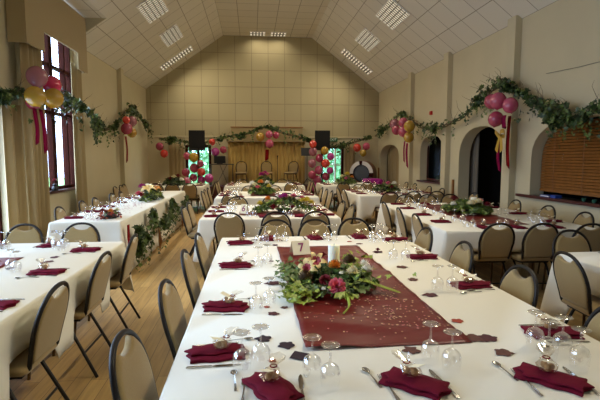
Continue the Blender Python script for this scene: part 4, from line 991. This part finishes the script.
# ------------------------------------------------------------------ garlands
AV = []
def garland(label, path, dens, rad, seed, mats=('ivy', 'ivymid'), leaf=(.06, .12), droop=6, twigs=4, out=(0, 0, 1), vine_r=.012, flat=None, twig_len=.35):
    g = random.Random(seed); P = catmull(path, 10); NB = [(p[0], p[1] * 1.1 + .02) for p in BL] + AV; clear = lambda q, m: all((q - c).length > r + m for c, r in NB); t = thing('ivy_garland', label, 'garland', P[0], 0, 'ivy garlands'); o = Vector(P[0])
    L = sum((P[i + 1] - P[i]).length for i in range(len(P) - 1))
    mb = MB()
    for k in range(3):
        ph = k * 2.1; mb.tube([p - o + Vector((0.0, 0, 0)) + (Vector((out[0], out[1], 0)) * (.02 + .015 * cos(i * .7 + ph)) + Vector((0, 0, 1)) * .03 * sin(i * .55 + ph)) for i, p in enumerate(P)], vine_r, 6)
    mb.build('vine', M['vine'], t, 60)
    def pt(f):
        f *= len(P) - 1; i = min(int(f), len(P) - 2); return P[i].lerp(P[i + 1], f - i)
    ov = Vector(out); DN = dens if isinstance(dens, list) else [dens] * (len(path) - 1); DM = max(DN)
    for nm, mm, fr in (('ivy_leaves', mats[0], .65), ('pale_ivy_leaves', mats[1], .35)):
        mb = MB()
        for i in range(int(L * DM * fr)):
            f = g.random()
            if g.random() > DN[min(int(f * len(DN)), len(DN) - 1)] / DM: continue
            f = min(1, max(0, f + .03 * sin(f * 40 + seed)))
            p = pt(f); d = Vector((g.gauss(0, 1), g.gauss(0, 1), g.gauss(0, 1))).normalized() * rad * g.random() ** .6 * (1.0 + .45 * sin(f * 23 + seed))
            dn = d.dot(ov)
            d = d - ov * dn + ov * (abs(dn) * .8 + .03)
            sz = g.uniform(*leaf)
            if clear(p + d, sz * 1.05): put_leaf(mb, p + d - o, g, sz, ov + Vector((0, 0, .3)), 1.0)
        for k in range(droop):
            p = pt(g.random()); n = g.randint(4, 9)
            for j in range(n):
                q = p + ov * g.uniform(.04, .1) + Vector((g.gauss(0, .02), g.gauss(0, .02), -.05 - .05 * j)); sz = g.uniform(*leaf) * .75
                if clear(q, sz * 1.05): put_leaf(mb, q - o, g, sz, ov, .8)
        mb.build(nm, M[mm], t, 0, recalc=False)
    if twigs:
        mb = MB()
        for k in range(twigs):
            p = pt(g.random()) - o + ov * .05
            q = [p]
            d = Vector((g.gauss(0, .35), g.gauss(0, .35), 1)) * .5 + ov * .25
            d -= ov * min(0, d.dot(ov))
            for j in range(5): d = d + Vector((g.gauss(0, .25), g.gauss(0, .25), 0)); d -= ov * min(0, d.dot(ov)); q.append(q[-1] + d.normalized() * twig_len / 5)
            if all(clear(z + o, .02) for z in q): mb.tube(q, [.005, .004, .0035, .003, .002, .0015], 5)
        mb.build('bare_twigs', M['twig'], t, 0)  # bare twigs rising from the vine, gathered in one mesh
    return t
xr = XR - .16; xl = XL + .14
garland('long ivy garland along the arch wall from stage wall to arched window blind', [(xr, 16.35, 2.38), (xr, 15.4, 2.52), (xr, 14.6, 2.62), (xr, 13.7, 2.9), (xr - .05, 13.0, 2.82), (xr, 12.0, 2.44), (xr, 11.2, 2.32), (xr - .05, 10.5, 2.3),
    (xr, 9.6, 2.42), (xr, 9.0, 2.58), (xr, 8.5, 2.76), (xr - .03, 8.05, 2.88), (xr - .06, 7.7, 2.86), (xr, 7.3, 2.68), (xr, 6.8, 2.42), (xr, 6.4, 2.24), (xr, 6.0, 2.12), (xr, 5.6, 2.2), (xr, 5.2, 2.3)],
    [190, 170, 150, 160, 140, 130, 120, 110, 95, 90, 110, 230, 330, 300, 260, 260, 220, 200], .15, 51, leaf=(.05, .10), out=(-1, 0, 0), droop=26, twigs=40, twig_len=.4)
garland('long ivy garland along the window wall, over the tall window to the pilaster', [(xl + .2, 6.5, 2.38), (xl + .2, 7.0, 2.5), (xl + .25, 7.5, 2.58), (xl + .3, 8.2, 2.56), (xl + .3, 8.9, 2.55), (xl + .32, 9.5, 2.45), (xl + .15, 10.2, 2.32), (xl, 11.0, 2.24), (xl, 11.8, 2.3), (xl, 12.6, 2.55), (xl + .07, 13.25, 2.9),
    (xl, 14.0, 2.98), (xl, 14.8, 2.9), (xl, 15.5, 2.7), (xl + .05, 16.2, 2.46)], [330, 330, 320, 200, 130, 170, 120, 110, 130, 150, 160, 140, 110, 110], .16, 54, leaf=(.055, .11), out=(1, 0, 0), droop=22, twigs=30)
ye = Y1 - .2
garland('ivy garland across the stage wall and pinned over the stage pelmet', [(-3.3, ye, 2.24), (-2.9, ye, 2.2), (-2.4, ye, 2.14), (-1.8, ye, 2.1), (-1.3, ye - .1, 2.2), (-.92, ye - .35, 2.32), (-.45, ye - .35, 2.32), (0.0, ye - .35, 2.5), (.5, ye - .35, 2.66), (1.0, ye - .35, 2.48), (1.5, ye - .35, 2.36), (1.95, ye - .3, 2.22),
    (2.5, ye, 2.06), (3.0, ye, 2.0), (3.5, ye, 2.07), (4.0, ye, 2.22), (4.35, ye, 2.32)], [120] * 12 + [85, 85, 120, 140], .11, 57, leaf=(.06, .11), out=(0, -1, 0), droop=8, twigs=12)
# ivy trails hanging down the front of the long table
xs = -1.63
AV = [(Vector((xs + .12, y, .2)), .13) for y in (7.28, 9.6)] + [(Vector((xs + .12, y, .34)), .1) for y in (7.28, 9.6)]
garland('leafy ivy swag looping along the front of the ivy-draped table', [(xs, 6.25, .22), (xs + .03, 6.12, .45), (xs + .04, 6.22, .62), (xs + .03, 6.5, .40), (xs + .03, 6.85, .5), (xs + .02, 7.12, .68), (xs + .04, 7.3, .5), (xs + .05, 7.7, .45), (xs + .03, 8.2, .44), (xs + .03, 8.6, .56), (xs + .02, 8.9, .70),
    (xs + .04, 9.3, .52), (xs + .05, 9.7, .38), (xs + .05, 10.1, .52), (xs + .04, 10.5, .5), (xs + .02, 10.9, .7)], [190, 190, 150, 140, 150, 260, 260, 200, 190, 240, 260, 240, 240, 170, 150], .1, 71, leaf=(.05, .09), out=(1, 0, 0), droop=34, twigs=0, vine_r=.006)
for i, (y, l) in enumerate([(7.28, 'brown dried pod bunch hanging in the middle of ivy-draped table'), (9.6, 'brown dried pod bunch hanging near lilies of ivy-draped table')]):
    mb = MB()
    for k in range(4): mb.tube([(xs + .12, y + .01 * k, .42), (xs + .13 + .008 * k, y + .03 * (k - 1.5), .22), (xs + .13, y + .02, .06 + .02 * k)], [.006, .012, .005], 6)
    tag(mb.build('dried_pods', M['oak'], None, 60), l, 'decoration', 'dried pods on the ivy-draped table')
mb = MB(); mb.box((xs + .02, 5.86, .36), (xs + .03, 5.94, .70)); tag(mb.build('ribbon', M['redribbon'], None, 0), 'red ribbon hanging at camera end of ivy-draped table', 'ribbon')

# ------------------------------------------------------------------ curtains, pelmets, blinds
def curtain(label, p0, p1, z0, z1, m=M['curtain'], amp=.045, waves=None, group=None, gather=0, seed=0):
    p0 = Vector(p0 + (0,)); p1 = Vector(p1 + (0,)); d = p1 - p0; L = d.length; nrm = Vector((-d.y, d.x, 0)).normalized(); waves = waves or L / .15; g = random.Random(seed)
    n = int(waves * 8); zs = [z0 + (z1 - z0) * k / 8 for k in range(9)]; vs = []
    ph = [g.uniform(-.5, .5) for _ in range(20)]
    for z in zs:
        for i in range(n + 1):
            f = i / n; q = f + .004 * sin(f * 31 + z)
            w = amp * (sin(q * waves * 2 * pi + .6 * sin(f * 9 + seed)) + .3 * sin(q * waves * pi * 1.37 + z * .6))
            vs.append(p0 + d * (f + gather * (f - .5) * (z - z1) * .06) + nrm * w * (.8 + .2 * (z1 - z) / (z1 - z0)) + Vector((0, 0, z)))
    fs = [(k * (n + 1) + i, k * (n + 1) + i + 1, (k + 1) * (n + 1) + i + 1, (k + 1) * (n + 1) + i) for k in range(8) for i in range(n)]
    mb = MB(); mb.add(vs, fs); o = mb.build('curtain', m, None, 80, solid=.004); tag(o, label, 'curtain', group); return o
GC = 'beige curtains'
curtain('beige full-length curtain hanging below the dark front garland', (-3.55, 6.92), (-3.55, 7.4), .02, 2.36, group=GC, seed=1)
curtain('long beige curtain on camera side of the tall window', (-3.56, 7.54), (-3.56, 8.2), .02, 3.46, group=GC, seed=2)
curtain('long beige curtain on stage side of the tall window', (-3.56, 9.5), (-3.56, 9.98), .02, 3.46, group=GC, seed=3)
mb = MB(); px = -3.45
t = thing('window_pelmet', 'beige fabric pelmet with stepped hem above the tall window', 'pelmet', (px, 8.8, 3.3))
prof = [(7.48, 3.34), (8.09, 3.34), (8.09, 3.66), (9.56, 3.66), (9.56, 3.34), (10.05, 3.34), (10.05, 4.46), (7.48, 4.46)]
f = [Vector((0, y - 8.8, z - 3.3)) for y, z in prof]; b = [p + Vector((-.03, 0, 0)) for p in f]
MB().rings([f, b]).build('front_panel', M['curtain'], t, 0)
for y in (7.48, 10.03): MB().box((-.28, y - 8.8, .04), (-.031, y - 8.78, 1.14)).build('return_panel', M['curtain'], t, 0)
# stage curtain and pelmet
STZ = .58; yc = Y1 - .2
struct(MB().box((-1.55, 15.62, 0), (2.45, Y1, STZ)).build('floor_stage', M['stage'], smooth=0))
for i in range(2):
    curtain('cream stage curtain, %s half behind the three chairs' % ('window-side', 'arch-side')[i], ((-.88, .50)[i], yc + .05), ((.48, 1.92)[i], yc + .05), STZ + .01, 2.14, m=M['stagecurtain'], group=GC, seed=6 + i, amp=.03)
t = thing('stage_pelmet', 'cream pelmet box above the stage curtain', 'pelmet', (.5, Y1 - .17, 2.15))
MB().box((-1.25, -.15, .12), (1.32, .165, .5)).build('pelmet_box', M['curtain'], t, 0); MB().box((-1.42, -.16, .0), (1.47, .165, .119)).build('lower_board', M['curtain'], t, 0)
MB().box((-1.27, -.17, .501), (1.34, .165, .53)).build('top_moulding', M['oak'], t, 0)
curtain('narrow beige curtain on stage wall left of the window-side door', (-3.0, Y1 - .05), (-2.48, Y1 - .05), .02, 2.1, group=GC, seed=8, amp=.018)
curtain('narrow beige curtain on stage wall right of exit door', (3.46, Y1 - .12), (3.82, Y1 - .12), .02, 2.1, group=GC, seed=9, amp=.025)
curtain('grey-beige curtain tied inside the dark doorway', (XR + .36, 9.66), (XR + .36, 10.14), .02, 2.4, m=M['greycurtain'], group=GC, seed=10)
curtain('beige curtain filling the arch nearest the stage', (XR + .34, 14.9), (XR + .34, 16.4), .02, 2.3, group=GC, seed=11)
# wooden blind in the big arched window
t = thing('wooden_blind', 'brown wooden slatted blind in the arched window', 'blind', (XR + .18, 6.12, .93))
mb = MB(); c4, a4 = (A4[0] + A4[1]) / 2, (A4[1] - A4[0]) / 2
z = .115
while z < 1.2:
    zz = z + A4[2]
    hw = a4 - .02 if zz < A4[3] else a4 * max(0, 1 - min(1, (zz + .02 - A4[3]) / (A4[4] - A4[3])) ** 2.4) ** (1 / 2.4) - .03
    if hw > .1: mb.box((-.024, c4 - 6.12 - hw, -.0015), (.024, c4 - 6.12 + hw, .0015), Matrix.Translation((0, 0, z)) @ Matrix.Rotation(radians(-55), 4, 'Y'))
    z += .046
mb.build('slat', M['blind'], t, 0)
MB().box((-.02, -1.05, .07), (.02, 1.05, .095)).build('bottom_rail', M['blind'], t, 0)
for y in (-.6, 0.05, .7): MB().tube([(-.03, y, .08), (-.03, y, 1.1)], .004, 5).build('tape', M['oak'], t, 0)
struct(MB().box((XR + .235, A4[0], A4[2]), (XR + .245, A4[1], 2.16)).build('window_5', M['darkpane'], smooth=0))
for i, (y, m, w, h, l) in enumerate([(6.75, 'blue', .22, .03, 'added blue slab for the coloured light under the blind'), (6.55, 'blue', .12, .045, 'added small blue block for the coloured light under the blind'), (5.95, 'greeng', .07, .05, 'first added green dish for the coloured light under the blind'), (5.75, 'greeng', .07, .045, 'second added green dish for the coloured light under the blind'), (5.58, 'greeng', .08, .05, 'third added green dish for the coloured light under the blind')]):  # added objects standing in for coloured lights outside, below the blind
    if m == 'blue':
        t = thing('added_slab' if i == 0 else 'box', l, 'added_slab' if i == 0 else 'box', (XR + .02, y, A4[2] + .001)); MB().box((-.06, -w / 2, 0), (.06, w / 2, .006)).box((-.06, -w / 2, h - .006), (.06, w / 2, h)).build('cover', M['blue'], t, 0); MB().box((-.055, -w / 2 + .004, .0065), (.055, w / 2 - .004, h - .0065)).build('slab_core' if i == 0 else 'body', M['blue' if i else 'white'], t, 0)
    else:
        o = MB().lathe([(.001, .001), (w * .35, .001), (w * .5, h), (w * .46, h), (w * .3, .006), (.001, .006)], 16).build('added_dish', M['greeng'], None, 60, loc=(XR + .02, y, A4[2] + .001)); tag(o, l, 'dish', 'added dishes under the blind')
# wall fittings
t = thing('wall_mounted_alarm', 'small red fire alarm box on the arch wall', 'alarm', (XR - .001, 11.55, 2.75)); MB().box((-.05, -.05, -.05), (0, .05, .05)).build('case', M['red'], t, 0); MB().lathe([(.001, .012), (.03, .012), (.035, 0)], 14, Matrix.Translation((-.051, 0, 0)) @ Matrix.Rotation(-pi / 2, 4, 'Y')).build('sounder', M['red'], t, 40)
t = thing('wall_mounted_call_point', 'small red call point on the wall by the window curtain', 'alarm', (XL + .101, 7.3, 1.58)); MB().box((0, -.05, -.06), (.04, .05, .06)).build('case', M['red'], t, 0); MB().box((.041, -.03, -.035), (.044, .03, .035)).build('button', M['sill'], t, 0)
t = thing('exit_sign', 'green EXIT sign over the exit door', 'sign', (3.0, Y1 - .031, 2.245)); MB().box((-.17, -.03, -.075), (.17, 0, .075)).build('panel', M['green'], t, 0)
cu = bpy.data.curves.new('txt', 'FONT'); cu.body = 'EXIT'; cu.size = .13; cu.align_x = 'CENTER'; cu.align_y = 'CENTER'; cu.extrude = .001
o = bpy.data.objects.new('tmp', cu); COL.objects.link(o); dg = bpy.context.evaluated_depsgraph_get(); dg.update(); me = bpy.data.meshes.new_from_object(o.evaluated_get(dg)); bpy.data.objects.remove(o)
me.transform(Matrix.Translation((0, -.032, 0)) @ Matrix.Rotation(pi / 2, 4, 'X')); me.materials.clear(); me.materials.append(M['white']); link('lettering', me, [k for k in kids(t)][0])
tag(MB().tube([(XR - .01, 6.9, 2.92), (XR - .012, 6.2, 2.88), (XR - .01, 5.3, 2.86), (XR - .01, 4.4, 2.87)], .0035, 6).build('cable', M['metal'], None, 60), 'thin grey cable along the arch wall above the blind', 'cable')
for i, (y, l) in enumerate([(10.12, 'short brown wooden post left of the dark doorway'), (7.98, 'short brown wooden post right of the dark doorway'), (16.42, 'brown wooden post at stage side of the curtained arch')]):
    tag(MB().box((XR - .04, y - .03, .0), (XR - .002, y + .03, 1.05 if i != 2 else 1.2)).build('door_post', M['oak'], None, 0), l, 'post', 'brown posts by the arches')
# ------------------------------------------------------------------ stage end equipment
def speaker(label, x, y, z0, rz=0):
    t = thing('loudspeaker', label, 'loudspeaker', (x, y, z0), rz, 'loudspeakers'); w, h, d = .27, .68, .34
    f = [(-w, -d / 2), (w, -d / 2), (w * .7, d / 2), (-w * .7, d / 2)]
    MB().rings([[Vector((a, b, 0)) for a, b in f], [Vector((a, b, h)) for a, b in f]]).build('cabinet', M['black'], t, 0)
    MB().box((-w + .02, -d / 2 - .015, .08), (w - .02, -d / 2 - .001, h - .02)).build('grille', M['grille'], t, 0)
    MB().box((-.04, -d / 2 - .012, .03), (.04, -d / 2 - .001, .055)).build('badge', M['metal'], t, 0)
def stand(label, x, y, h):
    t = thing('speaker_stand', label, 'speaker stand', (x, y, 0), 0, 'speaker stands'); MB().tube([(0, 0, .12), (0, 0, h)], .018, 8).build('pole', M['black'], t, 40); MB().tube([(0, 0, .7), (0, 0, .8)], .03, 8).build('collar', M['black'], t, 40)
    for k in range(3):
        a = k * 2.094 + .5; MB().tube([(.03 * cos(a), .03 * sin(a), .72), (.5 * cos(a), .5 * sin(a), .012)], .012, 6).build('leg', M['black'], t, 40)
speaker('black loudspeaker above the window-side balloon column', -1.88, 15.75, 1.82); stand('black speaker stand behind window-side balloon column', -1.88, 15.72, 1.815)
speaker('black loudspeaker above the exit-side balloon column', 2.45, 15.75, 1.84); stand('black speaker stand behind exit-side balloon column', 2.45, 15.72, 1.835)
G3 = 'tan chairs on the stage'
for i, (x, f) in enumerate([(-.40, pi), (.5, pi), (1.5, pi - .5)]):
    c = chair(x, 16.25 if i < 2 else 16.2, f, 'tan chair on the stage in front of curtain, %s from left' % NUM[i + 1], G3, .02); c.location.z = STZ
t = thing('music_stand', 'black music stand beside the exit-side balloon column', 'music stand', (1.95, 15.9, STZ))
MB().box((-.22, -.01, -.15), (.22, .01, .15), Matrix.Translation((0, 0, 1.2)) @ Matrix.Rotation(-.35, 4, 'X')).build('desk', M['black'], t, 0); MB().tube([(0, .03, .1), (0, .03, 1.15)], .012, 8).build('pole', M['black'], t, 40)
for k in range(3): MB().tube([(0, .03, .25), (.28 * cos(k * 2.09), .03 + .2 * sin(k * 2.09), .01)], .009, 6).build('leg', M['black'], t, 40)
t = thing('microphone_stand', 'slim microphone stand in front of the stage curtain', 'microphone stand', (.88, 15.8, STZ)); MB().tube([(0, 0, .02), (0, 0, .95)], .009, 6).build('pole', M['black'], t, 40); MB().lathe([(.001, .001), (.13, .001), (.12, .02), (.001, .025)], 18).build('base', M['black'], t, 40)
MB().tube([(0, 0, .951), (0, -.04, 1.0), (0, -.08, 1.06)], [.012, .014, .026], 8).build('microphone', M['black'], t, 40)
t = thing('music_table', 'thin-legged black table on the stage beside balloons', 'table', (-1.08, 16.0, STZ)); MB().box((-.42, -.18, .74), (.42, .18, .77)).build('top', M['metal'], t, 0)
for sx in (-1, 1):
    for sy in (-1, 1): MB().tube([(sx * .38, sy * .15, 0.01), (sx * .38, sy * .15, .739)], .01, 6).build('leg', M['metal'], t, 40)
    MB().tube([(sx * .2, 0, .03), (-sx * .12 + .05, .03 * sx, .738)], .01, 6).build('brace', M['metal'], t, 40)
t = thing('monitor', 'small black monitor on the stage music table', 'monitor', (-1.15, 16.0, STZ + .771)); MB().box((-.2, -.06, .02), (.2, .06, .28)).build('case', M['black'], t, 0); MB().box((-.17, -.064, .05), (.17, -.061, .26)).build('screen', M['grille'], t, 0); MB().box((-.1, -.05, .0), (.1, .05, .019)).build('foot', M['black'], t, 0)
# jukebox
t = thing('jukebox', 'arched jukebox with white and brown surround in the corner', 'jukebox', (4.0, 15.9, 0), radians(-30))
def arcp(r, n=20, z0=1.02): return [(r * cos(pi * k / n), z0 + r * sin(pi * k / n)) for k in range(n + 1)]
def archbody(r, y0, y1, zb):
    p = [(r, zb)] + arcp(r) + [(-r, zb)]; return [[Vector((a, y0, b)) for a, b in p], [Vector((a, y1, b)) for a, b in p]]
MB().rings(archbody(.44, -.2, .25, .02)).build('cabinet', M['juke'], t, 30)
n = 40; seg = {'chrome0': MB(), 'chrome1': MB(), 'juke0': MB(), 'juke1': MB(), 'juke2': MB()}
for k in range(n):
    a0, a1 = -.35 + (pi + .7) * k / n, -.35 + (pi + .7) * (k + 1) / n
    q = [(.30, a0), (.43, a0), (.43, a1), (.30, a1)]
    fr = (k / n); key = 'juke0' if fr < .1 else 'juke1' if .46 < fr < .54 else 'juke2' if fr > .9 else 'chrome0' if fr < .5 else 'chrome1'
    seg[key].rings([[Vector((r * cos(a), -.201, 1.02 + r * sin(a))) for r, a in q], [Vector((r * cos(a), -.26, 1.02 + r * sin(a))) for r, a in q]])
for key, sg in seg.items(): sg.build('light_arch' if key[0] == 'c' else 'arch_accent', M['chrome' if key[0] == 'c' else 'wood'], t, 0)
MB().tube([(.29 * cos(a), -.235, 1.02 + .29 * sin(a)) for a in [2 * pi * k / 36 for k in range(36)]], .022, 6, True).build('inner_ring', M['black'], t, 60)
MB().lathe([(.001, 0), (.27, 0), (.27, .01), (.001, .01)], 30, Matrix.Translation((0, -.204, 1.02)) @ Matrix.Rotation(pi / 2, 4, 'X')).build('display_panel', M['screen'], t, 30)
def side_table(label, clabel, x0, x1, y0, y1, top, m):
    w, l = x1 - x0, y1 - y0; t = thing('side_table', label, 'table', ((x0 + x1) / 2, (y0 + y1) / 2, 0), 0, 'covered side tables'); MB().box((-w / 2, -l / 2, top - .04), (w / 2, l / 2, top - .006)).build('top', M['timber'], t, 0)
    for sx in (-1, 1):
        for sy in (-1, 1): MB().box((sx * (w / 2 - .05) - .02, sy * (l / 2 - .05) - .02, 0), (sx * (w / 2 - .05) + .02, sy * (l / 2 - .05) + .02, top - .041)).build('leg', M['timber'], t, 0)
    o = tablecloth(w, l, [], hem=.05, m=m, seed=int(x0 * 10), top=top, corner_drop=0, corner_flare=.01, amp=.01); o.location = ((x0 + x1) / 2, (y0 + y1) / 2, 0); tag(o, clabel, 'tablecloth', 'coloured cloths by the jukebox')
side_table('small side table under the navy cloth', 'navy cloth on the side table by the jukebox', 2.95, 3.5, 14.95, 15.35, .82, M['navy'])
side_table('small side table under the magenta cloth', 'magenta cloth on the side table by the jukebox', 3.82, 4.36, 14.75, 15.15, .85, M['magenta'])
# wire ornament and plant on the tall window's sill
t = thing('sill_ornament', 'dark figurine with red top standing on the tall window sill', 'ornament', (-3.66, 8.7, .952)); MB().lathe([(.001, .001), (.05, .001), (.06, .05), (.03, .09), (.04, .12), (.001, .14)], 12).build('body', M['black'], t, 50)
mum_mb(MB(), (0, 0, .18), .06, rg, 40).build('red_tuft', M['redrose'], t, 0)

# ------------------------------------------------------------------ light
w = bpy.data.worlds.new('World'); S.world = w; w.use_nodes = True; bg = w.node_tree.nodes['Background']
nt = w.node_tree
tc = nt.nodes.new('ShaderNodeTexCoord'); sp = nt.nodes.new('ShaderNodeSeparateXYZ'); cr = nt.nodes.new('ShaderNodeValToRGB')   # overcast sky: bright overhead, dim towards the ground
nt.links.new(tc.outputs['Generated'], sp.inputs[0]); nt.links.new(sp.outputs['Z'], cr.inputs[0]); nt.links.new(cr.outputs[0], bg.inputs[0])
cr.color_ramp.elements[0].position = 0; cr.color_ramp.elements[0].color = (.16, .19, .24, 1)
cr.color_ramp.elements[1].position = .75; cr.color_ramp.elements[1].color = (.64, .82, 1.0, 1)
e = cr.color_ramp.elements.new(.06); e.color = (.2, .24, .3, 1)
bg.inputs[1].default_value = SKY
for wn in (W1, W2, W0):
    L = bpy.data.lights.new('daylight', 'AREA'); L.shape = 'RECTANGLE'; L.size = wn[1] - wn[0]; L.size_y = wn[3] - wn[2]; L.cycles.is_portal = True
    o = bpy.data.objects.new('daylight', L); COL.objects.link(o); o.location = (XL - .3, (wn[0] + wn[1]) / 2, (wn[2] + wn[3]) / 2); o.rotation_euler = (pi / 2, 0, -pi / 2)
S.view_settings.view_transform = 'Standard'; S.view_settings.look = 'None'; S.view_settings.gamma = 1; S.view_settings.exposure = -.52
S.view_settings.use_curve_mapping = False
S.cycles.transparent_max_bounces = 24
